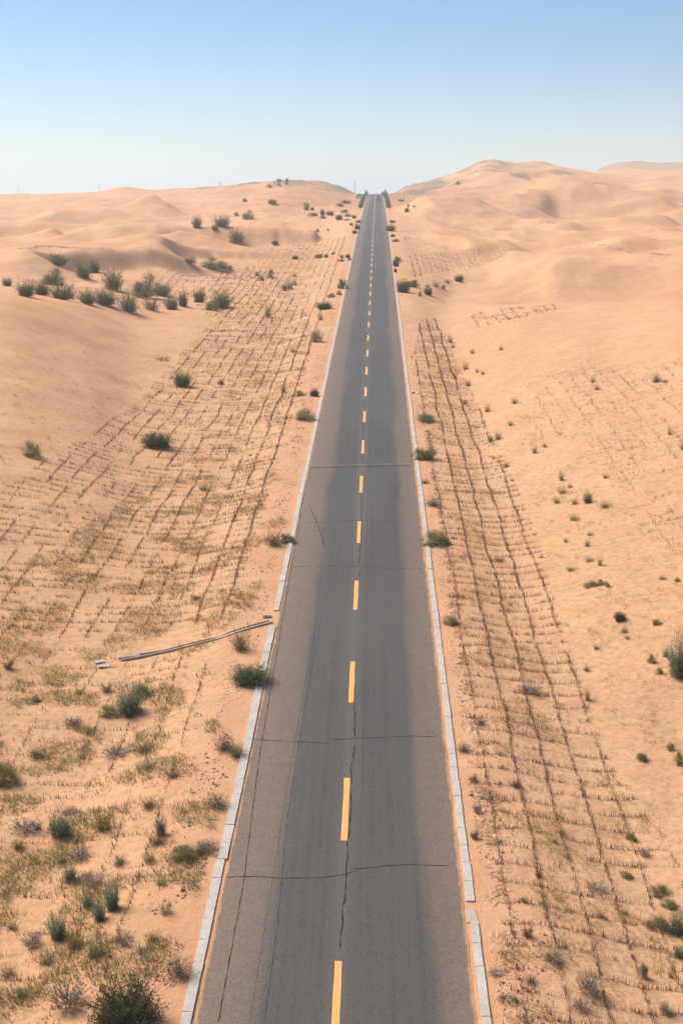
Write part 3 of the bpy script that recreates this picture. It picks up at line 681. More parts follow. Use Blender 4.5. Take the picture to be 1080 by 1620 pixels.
for a in [
 ('B',93,421,29,23,'grey-green shrub on the dune flank, farthest left of the upper row'),
 ('B',134,441,24,23,'grey-green shrub on the dune flank, nearer of a touching pair'),
 ('B',150,432,18,21,'grey-green shrub on the dune flank, farther of a touching pair'),
 ('B',179,459,32,39,'tallest grey-green shrub of the left dune hollow'),
 ('B',86,452,30,26,'dark grey-green shrub standing just behind the yellowish left hedge of shrubs'),
 ('B',12,453,16,14,'small shrub at the left edge, peeping over the near sand crest'),
 ('B',41,470,28,30,'vase-shaped shrub on the near sand crest close to the left edge'),
 ('Y',67,468,27,22,'pale shrub right of the vase-shaped one on the sand crest'),
 ('Y',100,475,40,28,'widest pale green shrub on the near sand crest'),
 ('Y',139,482,28,26,'pale shrub on the sand crest, left of a low spreading one'),
 ('B',167,484,38,26,'low spreading shrub below the tallest one of the dune hollow'),
 ('B',206,495,30,38,'tall pale shrub at the foot of the dune hollow, nearest of the cluster'),
 ('B',231,471,32,34,'full grey-green shrub in the middle of the left dune cluster'),
 ('B',259,469,25,22,'round shrub touching the right side of the full middle shrub'),
 ('N',240,492,30,22,'thin yellowish shrub below the full middle shrub of the cluster'),
 ('Y',271,491,22,24,'blue-grey shrub below the round one in the dune cluster'),
 ('Y',290,485,17,28,'narrow upright shrub in the right part of the dune cluster'),
 ('B',315,479,19,23,'dark upright shrub, third from the right end of the dune cluster'),
 ('B',350,488,30,27,'dark shrub at the right end of the left dune cluster'),
 ('O',335,492,22,19,'olive shrub tucked under the rightmost shrub of the dune cluster'),
 ('B',301,418,21,12,'low shrub lying along the dune crest, left of a longer one'),
 ('B',340,426,34,18,'long low shrub on the dune crest above the cluster'),
 ('O',364,427,10,7,'tiny shrub right of the long low one on the dune crest'),
 ('B',312,361,16,23,'upright round shrub on the far dune, leftmost of the upper four'),
 ('B',350,359,25,20,'wide round shrub on the far dune, second of the upper four'),
 ('B',340,365,11,8,'small shrub at the lower left of the wide round far one'),
 ('B',374,384,25,25,'biggest round shrub on the far dune, nearest of the upper four'),
 ('B',392,347,14,13,'small round shrub on the far dune, rightmost of the upper four'),
 ('O',374,341,8,7,'tiny brownish shrub between the wide and the rightmost far ones'),
 ('W',424,503,13,21,'grey-green weed among straw rows at the foot of the left dunes'),
 ('O',407,437,10,8,'small shrub on the plain left of the road, upper of a leaning pair'),
 ('O',413,444,11,8,'small shrub on the plain left of the road, lower of a leaning pair'),
 ('G',429,433,8,8,'tiny dark shrub stacked above a wider one left of the road'),
 ('O',427,440,12,8,'small wide shrub under a tiny dark one left of the road'),
 ('W',457,458,14,20,'light green bush among straw stubble left of the road in mid distance'),
 ('O',449,460,10,11,'small olive bush at the left of the light green bush in the stubble'),
 ('O',466,452,8,9,'tiny green bush right of the light green bush in the stubble'),
 ('W',466,438,8,8,'tiny green weed above the light green bush in the stubble'),
]: plant(*a, GD, a[3] < 17)
GF = 'far shrubs near the head of the road'
for (k, x, y, w_, h_, lb) in [
 ('G',431,323,15,7,'flat dark shrub on the far left hill flank'), ('B',485,333,11,15,'tall dark shrub standing out on the far left flat'), ('G',494,333,7,5,'tiny shrub at the foot of the tall dark far one'),
 ('G',495,342,16,5,'flat dark strip of a shrub on the far left flat'), ('G',510,341,8,9,'small upright shrub on the far left flat beside a broad one'), ('G',522,341,15,8,'broad shrub on the far left flat, under the cut slope'),
 ('G',511,346,10,5,'low shrub in front of the upright one on the far left flat'), ('G',536,348,12,9,'round dark shrub on the far left flat nearest the road'), ('O',549,349,10,4,'low flat shrub right of the round dark one on the far left flat'),
 ('G',560,346,7,6,'small round shrub close to the far left kerb, uppermost'), ('O',550,343,14,4,'thin dark line of shrub behind the low flat one on the far left'), ('G',567,353,9,6,'small shrub on the far left kerb, second from the top'),
 ('G',565,363,10,9,'dark shrub on the far left kerb, third from the top'), ('G',561,370,10,6,'dark shrub on the far left kerb, fourth from the top'), ('O',555,357,7,5,'tiny shrub left of the far left kerb row'),
 ('G',502,367,6,5,'tiny dark shrub alone on the left plain'), ('O',519,365,5,4,'tiniest shrub on the left plain, right of the dark lone one'), ('G',435,387,12,6,'low dark shrub alone at the foot of the left dunes'),
 ('G',467,410,12,6,'dark shrub on the left plain, first of a spaced row of three'), ('G',504,409,15,8,'broad dark shrub on the left plain, middle of a spaced row'), ('G',516,408,7,6,'small dark shrub touching the right of the broad one on the left plain'),
 ('G',550,408,9,7,'dark shrub at the left kerb in the row across the left plain'), ('O',541,408,7,6,'small shrub just left of the kerb shrub in the plain row'), ('O',540,414,9,6,'small brownish shrub below the plain row near the left kerb'), ('O',553,412,9,5,'small olive shrub spilling over the left kerb under the plain row'),
 ('O',527,403,7,5,'tiny olive shrub above the row across the left plain'),
 ('G',426,296,8,5,'dark shrub on the far left hilltop, lowest left of the group'), ('G',441,288,8,5,'dark shrub on the far left hilltop skyline, left one'), ('G',454,287,6,5,'dark shrub on the far left hilltop skyline, right one'), ('G',441,294,6,4,'dark shrub just under the left skyline one of the hilltop'), ('G',453,292,6,4,'dark shrub just under the right skyline one of the hilltop'), ('G',387,319,7,5,'small dark shrub on the far left hillside, alone'),
 ('G',545,337,12,6,'grey-green low shrub on the cut slope left of the far road'), ('B',548,322,18,7,'grey scrub patch on the cut bank left of the far road'), ('B',538,327,14,6,'lower grey scrub patch on the cut bank left of the far road'),
 ('B',579,308,7,9,'dark tree-like shrub at the crest on the left of the road'), ('B',608,309,9,8,'dark tree-like shrub at the crest on the right of the road'),
]: plant(k, x, y, w_, h_, lb, GF, True)
for a in [
 ('O',671,669,36,15,'olive mounded shrub just right of the kerb, beyond the road joint',RS), ('O',664,729,26,20,'olive shrub on the right kerb next to the road joint, left half of a pair',RS), ('O',681,728,24,23,'bushy olive shrub right of another at the right end of the road joint',RS),
 ('T',685,803,30,20,'round grey dry bush by the right kerb, just nearer than the road joint',RS), ('T',672,766,16,10,'small dry bush by the right kerb just below the road joint',RS), ('O',687,866,42,26,'green low shrub on the right kerb with dry brown top',RS), ('T',688,851,32,14,'dry brown brush lying over the green low shrub on the right kerb',RS),
 ('G',702,864,22,13,'bright dark-green sprig at the right side of the low kerb shrub',RS), ('T',733,1194,27,22,'small round grey dry bush right of the kerb in the foreground',RS), ('O',713,991,26,17,'small green bush right of the kerb, above the long straw rows',RS),
 ('S',1074,1078,46,76,'large blue-green bush cut by the right edge of the picture',None), ('W',1052,1042,14,20,'small pale bush left of the large blue-green one at the right edge',None),
 ('G',638,463,24,22,'dark shrub bulging over the right kerb, left half of a big pair',RS), ('G',652,455,22,13,'dark shrub on sand, right half of the big pair by the right kerb',RS),
 ('G',677,467,15,12,'dark green shrub on sand right of the big kerb pair',RS), ('G',726,446,17,12,'dark green shrub farthest out on the sand right of the road, mid distance',RS), ('W',689,455,14,10,'pale weedy bush between the kerb pair and the outermost dark shrub',RS), ('W',707,448,13,8,'pale weedy bush just left of the outermost dark shrub',RS), ('W',676,455,9,7,'tiny weed above the dark shrub right of the big kerb pair',RS), ('O',664,469,6,10,'thin upright weed left of the dark shrub right of the kerb pair',RS),('O',701,458,7,8,'tiny olive weed below the two pale weedy bushes',RS),
 ('G',629,415,13,10,'dark shrub on the right kerb, upper of a stacked pair',RS), ('G',626,422,12,10,'dark shrub on the right kerb, lower of a stacked pair',RS), ('G',625,431,6,8,'tiny dark shrub just below the stacked pair on the right kerb',RS), ('G',626,383,11,5,'flat dark shrub beside the far right kerb, nearest of four',RS), ('G',621,375,9,5,'flat dark shrub beside the far right kerb, second of four',RS), ('G',618,366,18,11,'largest dark shrub by the far right kerb, third of four',RS), ('G',620,353,10,6,'small dark shrub by the far right kerb, farthest of four',RS),
 ('G',643,336,8,8,'round dark shrub on the far right flat below the hills',RS), ('G',634,319,11,4,'flat dark shrub under the far right hill',RS), ('O',646,327,8,4,'tiny shrub above the round dark one on the far right flat',RS), ('O',655,328,5,4,'tiniest shrub right of the far right flat',RS), ('G',724,292,7,5,'dark speck of a shrub on the far right hillside',RS),
]: plant(*a, a[3] < 17)

ORD = ['first','second','third','fourth','fifth','sixth','seventh','eighth','ninth','tenth','eleventh','twelfth']+['%d%s' % (i, {1: 'st', 2: 'nd', 3: 'rd'}.get(i % 10 if i > 20 else 0, 'th')) for i in range(13, 60)]
def series(items, fmt, group):
    items = sorted(items, key=lambda t: -t[2])
    for i, t in enumerate(items): plant(*t, fmt % ORD[i], group, t[3] < 17)
series([('W',937,606,10,11),('W',943,617,10,10),('W',1037,606,20,16),('W',1052,606,9,8),('W',1058,689,9,14),('W',1078,712,10,15),('W',845,718,13,14),('W',861,708,9,10),('W',887,762,11,20),('W',888,783,19,13),('W',901,773,12,8),('W',880,798,16,13),('W',908,800,17,14),('S',929,798,17,21),('W',957,805,24,14),('W',957,758,12,11),('W',907,825,22,13),('W',813,640,15,13),('W',807,674,12,10),('W',787,697,16,15),('W',792,555,9,10),('W',763,593,9,9),('W',754,590,8,8)],
       'small green weed on the open right-hand sand slope, %s counting up from the lowest', 'weeds on the upper right slope')
series([('W',933,849,12,8),('W',894,859,10,10),('W',928,866,12,15),('W',931,890,19,11),('W',948,896,10,17),('W',903,905,20,9),('O',935,931,21,13),('O',950,928,15,11),('W',1047,919,13,10),('O',1071,922,11,8),('G',980,985,22,16),('W',987,1004,14,11),('W',991,1013,11,8),('O',1038,990,15,11),('W',942,1029,13,11),('O',1029,1051,13,15),('O',1042,1067,11,12),('W',927,1064,15,13),('W',928,1111,12,26),('O',1013,1207,22,16),('O',1073,1212,14,26),('O',1060,1188,14,14),('O',960,930,8,9)],
       'low green weed on the bare sand at middle right, %s counting up from the lowest', 'weeds on the middle right sand')
series([('O',1043,1418,30,18),('O',1057,1440,26,18),('O',1042,1476,36,28),('S',1072,1484,32,44),('S',1073,1520,20,22),('O',1016,1549,16,28),('W',949,1456,16,16),('W',827,1430,18,14),('N',833,1487,24,26),('W',988,1450,18,14),('W',876,1336,14,12),('N',852,1390,16,16),('O',998,1332,16,16),('O',990,1392,22,12),('W',1060,1550,14,18),('W',1058,1612,26,22),('O',814,1588,13,12),('N',839,1560,26,18),('N',760,1150,20,16),('N',815,1250,22,18)],
       'green weed among the right-hand straw squares, %s counting up from the bottom edge', 'weeds among the right straw squares')
series([('D',931,1578,36,42),('D',919,1604,28,24),('D',1018,1358,18,20),('D',1049,1606,18,24),('D',873,1527,28,24),('D',800,1590,26,12),('D',785,1547,24,10),('D',942,1415,34,12),('D',750,1330,14,18),('D',755,1290,14,22),('D',749,1240,14,14),('D',790,890,14,9),('D',838,1100,36,10)],
       'grey dead brush clump right of the road, %s counting up from the bottom edge', 'dead brush on the right')
series([('S',255,1326,20,34),('W',238,1370,28,28),('W',189,1374,30,24),('W',98,1370,26,28),('N',165,1322,44,40),('S',96,1330,44,46),('W',60,1316,18,18),('S',111,1400,24,30),('S',140,1440,24,28),('S',178,1445,30,58),('W',255,1405,24,18),('W',263,1450,27,26),('S',92,1492,34,44),('W',152,1522,42,46),('W',244,1494,26,22),('W',224,1514,24,18),('W',13,1552,34,28),('W',36,1584,30,26),('W',74,1530,30,26),('S',158,1462,26,38),('N',120,1510,36,34),('N',250,1344,40,24),('N',30,1350,30,24),('W',20,1475,26,18),('N',235,1285,34,26),('O',58,1112,18,12),('W',125,1100,20,14),('N',170,1100,26,20),('W',235,1222,26,22),('N',60,1205,40,26),('N',228,1195,36,22),('W',140,1165,16,18),('N',275,1235,26,18),('W',170,1612,34,26)],
       'green or yellowish weed in the lower left scrub, %s counting up from the bottom edge', 'weeds in the lower left scrub')
series([('D',197,1498,30,24),('D',52,1503,30,28),('D',108,1606,54,56),('D',128,1364,32,24),('D',130,1402,40,20),('D',115,1150,28,16),('D',185,1200,40,18),('D',14,1060,16,20),('D',110,1292,26,14),('D',40,1320,40,24),('D',150,1405,30,20),('D',310,950,16,10)],
       'grey dead brush clump in the left scrub, %s counting up from the bottom edge', 'dead brush on the left')
series([('W',711,543,11,14),('W',716,551,9,8),('W',736,586,13,15),('W',740,611,13,12),('W',719,600,11,11),('W',770,653,13,15),('W',747,560,9,9),('N',735,640,10,8),('N',775,700,14,12),('N',800,740,12,10)],
       'green weed beside the right straw rows, %s counting up from the nearest', 'weeds beside the right straw rows')
# ---------------------------------------------------------------- straw rows, low grass, stones
def in_poly(px, py, poly):
    c = np.zeros(px.shape, bool); n = len(poly)
    for i in range(n):
        x0, y0 = poly[i]; x1, y1 = poly[i-1]
        k = ((y0 > py) != (y1 > py)); c ^= k & (px < (x1-x0)*(py-y0)/((y1-y0) or 1e-9)+x0)
    return c
def cover(X, Y, polys):
    Z = height(X, Y); px, py, _ = to_pix(X, Y, Z); d = np.zeros(X.shape)
    for dn, poly in polys: d = np.maximum(d, dn*in_poly(px, py, poly))
    return d, Z, px, py
LPOLY = [(.50, [(-60,1680),(290,1680),(318,1400),(360,1180),(395,1060),(0,1000),(-60,1000)]),
         (.95, [(-40,1010),(200,1010),(420,965),(470,780),(500,590),(488,500),(440,440),(400,420),(330,440),(345,500),(300,545),(215,640),(120,700),(-40,800)]),
         (.55, [(210,428),(300,424),(420,438),(440,500),(345,520),(300,470),(240,450)]),
         (.30, [(400,395),(545,380),(530,470),(480,560),(440,500)]), (.25, [(480,350),(562,352),(545,400),(430,405)]), (.6, [(200,374),(280,372),(290,383),(205,388)])]
RPOLY = [(.95, [(790,1680),(735,1200),(700,900),(672,690),(655,560),(664,505),(690,505),(745,620),(795,720),(850,850),(890,1000),(960,1200),(1080,1380),(1120,1680)]),
         (.30, [(880,590),(1100,570),(1100,900),(1010,840),(940,720)]), (.7, [(735,505),(760,492),(880,481),(885,488),(800,508),(760,520)]),
         (.35, [(640,405),(720,395),(735,425),(650,440)]), (.35, [(630,352),(700,335),(705,365),(640,380)]), (.35, [(735,395),(800,383),(805,410),(740,425)]), (.2, [(840,600),(960,560),(960,640),(850,700)])]
STRAW = (.215, .142, .094)
def sticks(X, Y, Z, r, hh=(.09, .25)):
    n = len(X); H = r.uniform(*hh, n)*np.clip(1+.3*noise(X/1.5, Y/1.5, 3), .5, 1.5); lean = r.normal(0, .28, (n, 2))*H[:, None]
    A = np.stack([X, Y, Z-.03], -1); B = A+np.stack([lean[:, 0], lean[:, 1], H+.03], -1)
    C = shade(STRAW, n, r, .38, .08); g = r.uniform(size=n) < .16; C[g] = shade((.26, .20, .15), g.sum(), r, .25)
    W = r.uniform(.007, .016, n)
    a = r.uniform(0, 2*np.pi, n); s = np.stack([np.cos(a), np.sin(a), 0*a], -1)*W[:, None]; t = np.stack([-np.sin(a), np.cos(a), 0*a], -1)*W[:, None]
    v = np.stack([A+s, A-.5*s+.87*t, A-.5*s-.87*t, B], 1).reshape(-1, 3); b = np.arange(n)[:, None]*4
    f = np.concatenate([b+np.array([[0, 1, 3]]), b+np.array([[1, 2, 3]]), b+np.array([[2, 0, 3]])]); return v, f, np.repeat(C, 4, 0)
STRAWM = mat_plant('straw', 0); r5 = np.random.default_rng(55)
cross = []
for side, x0, dx, nrow, polys, nm, strong in ((1, 4.55, 1.05, 22, RPOLY, 'right', {2: 1.5, 1: 1.15, 3: 1.1}), (-1, -5.85, -1.15, 24, LPOLY, 'left', {0: 1.3, 1: 1.1})):
    cnt = 0
    for i in range(nrow):
        n = int(245*30); Y = r5.uniform(26, 285, n); wob = .14*noise(Y/7., Y*0+i, 60+i)+.05*noise(Y/1.5, Y*0, 61+i)
        X = x0+dx*i+wob+r5.normal(0, .030, n); d, Z, px, py = cover(X, Y, polys)
        brk = smooth(-.34, .10, noise(Y/4.0, Y*0+i*7.3, 70+i)+.35*noise(Y/1.1, Y*0+i, 90+i)+(.30 if i in strong else 0)+(.25*(1-smooth(50, 90, Y)) if side > 0 and i < 7 else 0))
        k = r5.uniform(size=n) < d*brk*strong.get(i, .85)*1.0
        if k.sum() < 60: continue
        if i > 11 or (side > 0 and i in (0, 4)) or k.sum() < 900:
            cross.append((X[k], Y[k], Z[k])); continue
        v, f, c = sticks(X[k], Y[k], Z[k], r5); o = link('straw_row', mesh_np('straw_row', v, f, STRAWM, c)); cnt += 1
        tag(o, 'dry straw row along the %s side of the road, %s out from the kerb' % (nm, ORD[cnt-1]), 'straw row', 'straw rows along the %s side' % nm)
    yy = 26.0                                              # the shorter rows across, too broken up to count
    while yy < 285:
        w_ = 26 if side > 0 else 30; n = int(w_*36); X = side*r5.uniform(4.3 if side > 0 else 5.4, w_, n)
        Y = yy+.12*noise(X/3., X*0+yy, 7)+.04*noise(X/.8, X*0+yy, 8)+r5.normal(0, .022, n)+.05*np.abs(X)*0; d, Z, px, py = cover(X, Y, polys)
        brk = smooth(-.22, .15, noise(X/2.2, X*0+yy*3.1, 17)+.3*noise(X/.7, X*0+yy, 18)+(.28*(1-smooth(60, 110, yy))*(1-smooth(10, 13, np.abs(X))) if side > 0 else .06))
        k = r5.uniform(size=n) < d*brk*(.9 if side > 0 else .8); cross.append((X[k], Y[k], Z[k])); yy += 1.0 if yy < 150 else 1.6
for pts in ([(33,394),(60,391),(90,390),(120,393),(180,397)], [(925,391),(960,393),(990,397),(1030,401),(1060,404)]):   # straw lines on the far dunes
    Q = np.array([ground(*p)[:2] for p in pts]); n = 1500; t = r5.uniform(0, len(Q)-1, n); xx_ = np.interp(t, np.arange(len(Q)), Q[:, 0])+r5.normal(0, .3, n); yy_ = np.interp(t, np.arange(len(Q)), Q[:, 1])+r5.normal(0, .5, n)
    k = noise(t*4, t*0, 5) > -.1; cross.append((xx_[k], yy_[k], height(xx_[k], yy_[k])))
X, Y, Z = (np.concatenate([c[j] for c in cross]) for j in range(3)); v, f, c = sticks(X, Y, Z, r5)
tag(link('straw_stubble', mesh_np('straw_stubble', v, f, STRAWM, c)), 'broken cross rows of straw stubble standing in the sand', 'straw', kind='stuff')
GPOLY = [  # density, colour mix, pixels
 (.95, 0, [(-60,1680),(300,1680),(330,1420),(345,1300),(380,1170),(250,1060),(-60,1080)]), (.55, 1, [(-60,1080),(250,1060),(380,1000),(460,820),(440,740),(330,690),(190,800),(-60,950)]),
 (.40, 1, [(330,690),(470,720),(520,520),(560,380),(470,380),(400,440),(380,560)]), (.42, 1, [(690,780),(760,760),(800,900),(860,1080),(890,1300),(880,1680),(800,1680),(730,1100)]),
 (.25, 1, [(860,1080),(1080,1350),(1090,1680),(880,1680)]), (.30, 1, [(655,500),(700,520),(770,680),(800,800),(690,760),(660,620)]), (.10, 1, [(800,600),(1090,560),(1090,1350),(900,1050)]), (.35, 1, [(630,330),(720,330),(740,440),(640,480)]), (.08, 1, [(-60,560),(260,520),(200,800),(-60,950)])]
def blades(X, Y, Z, r, col_a, col_b, fa, L=(.06, .18), per=13):
    n = len(X); m = n*per; rad = np.repeat(r.uniform(.08, .32, n), per); a = r.uniform(0, 2*np.pi, m); q = np.sqrt(r.uniform(size=m))*rad
    bx = np.repeat(X, per)+np.cos(a)*q; by = np.repeat(Y, per)+np.sin(a)*q; bz = np.repeat(Z, per)-.01; hh = np.repeat(r.uniform(.6, 1.3, n), per)*r.uniform(*L, m)
    A = np.stack([bx, by, bz], -1); T = A+np.stack([np.cos(a)*hh*.5, np.sin(a)*hh*.5, hh], -1)+r.normal(0, .02, (m, 3)); s = np.stack([-np.sin(a), np.cos(a), 0*a], -1)*r.uniform(.006, .014, (m, 1))
    C = np.where(np.repeat(r.uniform(size=n) < fa, per)[:, None], shade(col_a, m, r, .3, .1), shade(col_b, m, r, .3, .1))*np.repeat(np.exp(r.normal(0, .2, (n, 1))), per, 0)
    return np.stack([A-s, A+s, T], 1).reshape(-1, 3), np.arange(m*3).reshape(m, 3), np.repeat(C, 3, 0)
parts = []; cross = None
n = 420000; Y = 26*np.exp(r5.uniform(0, math.log(400/26), n)); X = np.concatenate([-r5.uniform(4.0, 30, n*3//5), r5.uniform(4.0, 28, n-n*3//5)])*np.clip(Y/90, .75, 2.2)
k = np.abs(X) > 4.0; X, Y = X[k], Y[k]
Z = height(X, Y); px, py, _ = to_pix(X, Y, Z); u = r5.uniform(size=len(X)); clump = smooth(-.02, .30, fbm(X/2.6, Y/2.6, 99, 3)); near = np.clip(Y/70., .62, 1)
for dn, cm, poly in GPOLY:
    k = in_poly(px, py, poly) & (u < dn*clump*near*.75)
    if k.any(): parts.append(blades(X[k], Y[k], Z[k], r5, (.34, .35, .15) if cm == 0 else (.56, .41, .17), (.54, .39, .19) if cm == 0 else (.44, .34, .17), .5))
v, f, c = joinq(parts); tag(link('low_grass', mesh_np('low_grass', v, f, LEAFM, c)), 'thin dry grass and seedlings scattered over the sand', 'grass', kind='stuff')

# stones and crumbled straw on the verges
n = 9000; s = r5.choice([-1, 1], n); X = s*(3.95+np.abs(r5.normal(0, .75, n))); Y = 27*np.exp(r5.uniform(0, math.log(160/27), n)); k = noise(X/1.2, Y/2.5, 123) > -.15; X, Y = X[k], Y[k]; n = len(X)
Z = height(X, Y); sz = np.exp(r5.normal(math.log(.022), .45, n)); d = np.array([[1,0,0],[-1,0,0],[0,1,0],[0,-1,0],[0,0,.8],[0,0,-.6]], float)
v = (np.stack([X, Y, Z+.004], -1)[:, None]+d[None]*sz[:, None, None]*r5.uniform(.6, 1.4, (n, 6, 1))).reshape(-1, 3); o6 = np.arange(n)[:, None]*6
f = np.concatenate([o6+np.array([q]) for q in ([0,2,4],[2,1,4],[1,3,4],[3,0,4],[2,0,5],[1,2,5],[3,1,5],[0,3,5])]); c = np.repeat(shade((.30, .21, .155), n, r5, .35, .08), 6, 0)
tag(link('verge_gravel', mesh_np('verge_gravel', v, f, STRAWM, c)), 'small stones strewn along both verges beside the kerbs', 'gravel', kind='stuff')
n = 4200; s = np.where(r5.uniform(size=n) < .45, 1, -1); X = np.where(s > 0, 4.15+np.abs(r5.normal(0, .28, n)), -r5.uniform(4.6, 17, n)); Y = 27*np.exp(r5.uniform(0, math.log(120/27), n)); k = noise(X/1.0, Y/1.3, 321) > .12; X, Y = X[k], Y[k]; n = len(X)
Z = height(X, Y)+.012; a = r5.normal(0, .8, n); L = r5.uniform(.06, .28, n); A = np.stack([X, Y, Z], -1); B = A+np.stack([np.cos(a)*L, np.sin(a)*L, r5.uniform(0, .05, n)], -1); v, f, c = tubes(A, B, .008, .004, shade((.30, .24, .20), n, r5, .3))
tag(link('fallen_twigs', mesh_np('fallen_twigs', v, f, STRAWM, c)), 'grey twigs and straw litter lying on the sand', 'twigs', kind='stuff')
# ---------------------------------------------------------------- far hedges, cars, person, pylons, fence
def paint(name, c, rough=.35, metal=0, spec=.5):
    m, nt, b = new_mat(name); P = pos(nt)
    cc = mix(nt, ramp(nt, tex_noise(nt, P, 1.5, 4), [(.4, 0.), (.7, .35)]), c, tuple(.6*x+.4*y for x, y in zip(c, (.4, .28, .18))))
    nt.links.new(cc, b.inputs['Base Color']); b.inputs['Roughness'].default_value = rough; b.inputs['Metallic'].default_value = metal; b.inputs['Specular IOR Level'].default_value = spec; return m
WHITE = paint('white_car_paint', (.78, .78, .78)); SILV = paint('silver_car_paint', (.42, .44, .46)); GLASS = paint('dark_window_glass', (.02, .025, .03), .08); RUB = paint('black_rubber', (.02, .02, .02), .8); RIM = paint('grey_alloy', (.4, .4, .4), .4, .8)
LAMP = paint('headlamp', (.8, .8, .78), .2); TAIL = paint('red_tail_lamp', (.45, .02, .02), .25); STEEL = paint('galvanised_steel', (.34, .35, .36), .5, .3); PLATE = paint('number_plate_blue', (.05, .10, .35), .5); POST = paint('grey_post', (.42, .38, .34), .8)
def car(loc, rz, body_mat, label, suv):
    root = empty('car', loc, rz); tag(root, label, 'car', 'cars at the head of the road')
    Lh, W = 2.25, .90; zr_, zb = (1.70, 1.0) if suv else (1.45, .88)
    def loft(name, secs, mat, parent=root):                # secs: (y, half width, z bottom, z top)
        bm = bmesh.new(); rings = []
        for (y, hw_, z0, z1) in secs:
            rings.append([bm.verts.new(p) for p in ((-hw_, y, z0+.06), (-hw_*.96, y, z0), (hw_*.96, y, z0), (hw_, y, z0+.06), (hw_, y, z1-.12), (hw_*.88, y, z1), (-hw_*.88, y, z1), (-hw_, y, z1-.12))])
        for a, b in zip(rings[:-1], rings[1:]):
            for i in range(8): bm.faces.new((a[i], a[(i+1) % 8], b[(i+1) % 8], b[i]))
        bm.faces.new(rings[0]); bm.faces.new(rings[-1][::-1]); bmesh.ops.recalc_face_normals(bm, faces=bm.faces)
        me = bpy.data.meshes.new(name); bm.to_mesh(me); bm.free(); return link(name, me, parent, mat)
    body = loft('body', [(-Lh, .78, .38, .70), (-Lh+.12, .86, .26, .86), (-1.0, W, .24, zb), (.0, W, .24, zb+.02), (1.0, W, .24, zb+.02), (Lh-.2, .86, .26, zb), (Lh, .78, .36, zb-.12)], body_mat)
    loft('cabin', [(-1.05, .74, zb-.06, zb+.05), (-.35, .72, zb-.06, zr_-.05), (.4, .72, zb-.06, zr_), (1.25 if suv else 1.0, .70, zb-.06, zr_-.08), (1.95 if suv else 1.75, .70, zb-.06, zb+.08)], body_mat)
    def quad(name, pts, mat, parent=root):
        me = bpy.data.meshes.new(name); c = np.array(pts); nrm = np.cross(c[1]-c[0], c[2]-c[0]); nrm = nrm/np.linalg.norm(nrm)
        vv = np.concatenate([c+nrm*.008, c-nrm*.02]); return link(name, mesh_np(name, vv, [(0,1,2,3),(7,6,5,4),(0,4,5,1),(1,5,6,2),(2,6,7,3),(3,7,4,0)], mat), parent)
    quad('windscreen', [(.62,-1.02,zb+.10), (-.62,-1.02,zb+.10), (-.58,-.42,zr_-.10), (.58,-.42,zr_-.10)], GLASS).location = (0, -.06, .05)
    ry = 1.95 if suv else 1.75; ty = 1.25 if suv else 1.0
    quad('rear_window', [(-.58,ry-.05,zb+.14), (.58,ry-.05,zb+.14), (.54,ty+.06,zr_-.14), (-.54,ty+.06,zr_-.14)], GLASS).location = (0, .06, .05)
    for s in (-1, 1):
        for (ya, yb) in ((-.75, .1), (.18, 1.15)):
            p = [(s*.735, ya, zb+.06), (s*.735, yb, zb+.06), (s*.72, yb-.06, zr_-.14), (s*.72, max(ya+.35, ya) if ya < 0 else ya, zr_-.14)]; quad('side_window', p if s > 0 else p[::-1], GLASS)
        box_obj('headlight', (.32, .08, .14), LAMP, root).location = (s*.58, -Lh+.05, .70); box_obj('tail_light', (.26, .08, .18), TAIL, root).location = (s*.62, Lh-.02, .74)
        m_ = box_obj('mirror', (.2, .1, .13), body_mat, root); m_.location = (s*.98, -.72, zb+.1)
        for y in (-1.38, 1.36):
            bm = bmesh.new(); bmesh.ops.create_cone(bm, cap_ends=True, segments=18, radius1=.33, radius2=.33, depth=.22, matrix=Matrix.Rotation(math.pi/2, 4, 'Y')); bmesh.ops.bevel(bm, geom=[e for e in bm.edges if len(e.link_faces) == 2 and any(len(f_.verts) > 4 for f_ in e.link_faces)], offset=.03, segments=1, affect='EDGES')
            me = bpy.data.meshes.new('tyre'); bm.to_mesh(me); bm.free(); wh = link('wheel', me, root, RUB); wh.location = (s*.80, y, .33)
            bm = bmesh.new(); bmesh.ops.create_cone(bm, cap_ends=True, segments=14, radius1=.20, radius2=.17, depth=.05, matrix=Matrix.Rotation(math.pi/2, 4, 'Y')); me = bpy.data.meshes.new('rim'); bm.to_mesh(me); bm.free(); link('rim', me, wh, RIM).location = (s*.105, 0, 0)
    box_obj('bumper', (1.5, .12, .2), RUB, root).location = (0, -Lh+.02, .42); box_obj('number_plate', (.44, .02, .14), PLATE, root).location = (0, -Lh-.045, .52)
    return root
x, y = road_pt(597.5, 317); x = max(min(x, 2.6), .9); car((x, y, float(zroad(y))+.03), 0.0, SILV, 'silver car driving on the far road just below the crest', False)
q = ground(570, 314) or (-8, 600, 17, 590); car((q[0], q[1], q[2]), R(95), WHITE, 'white car parked on the left verge near the crest of the road', True)

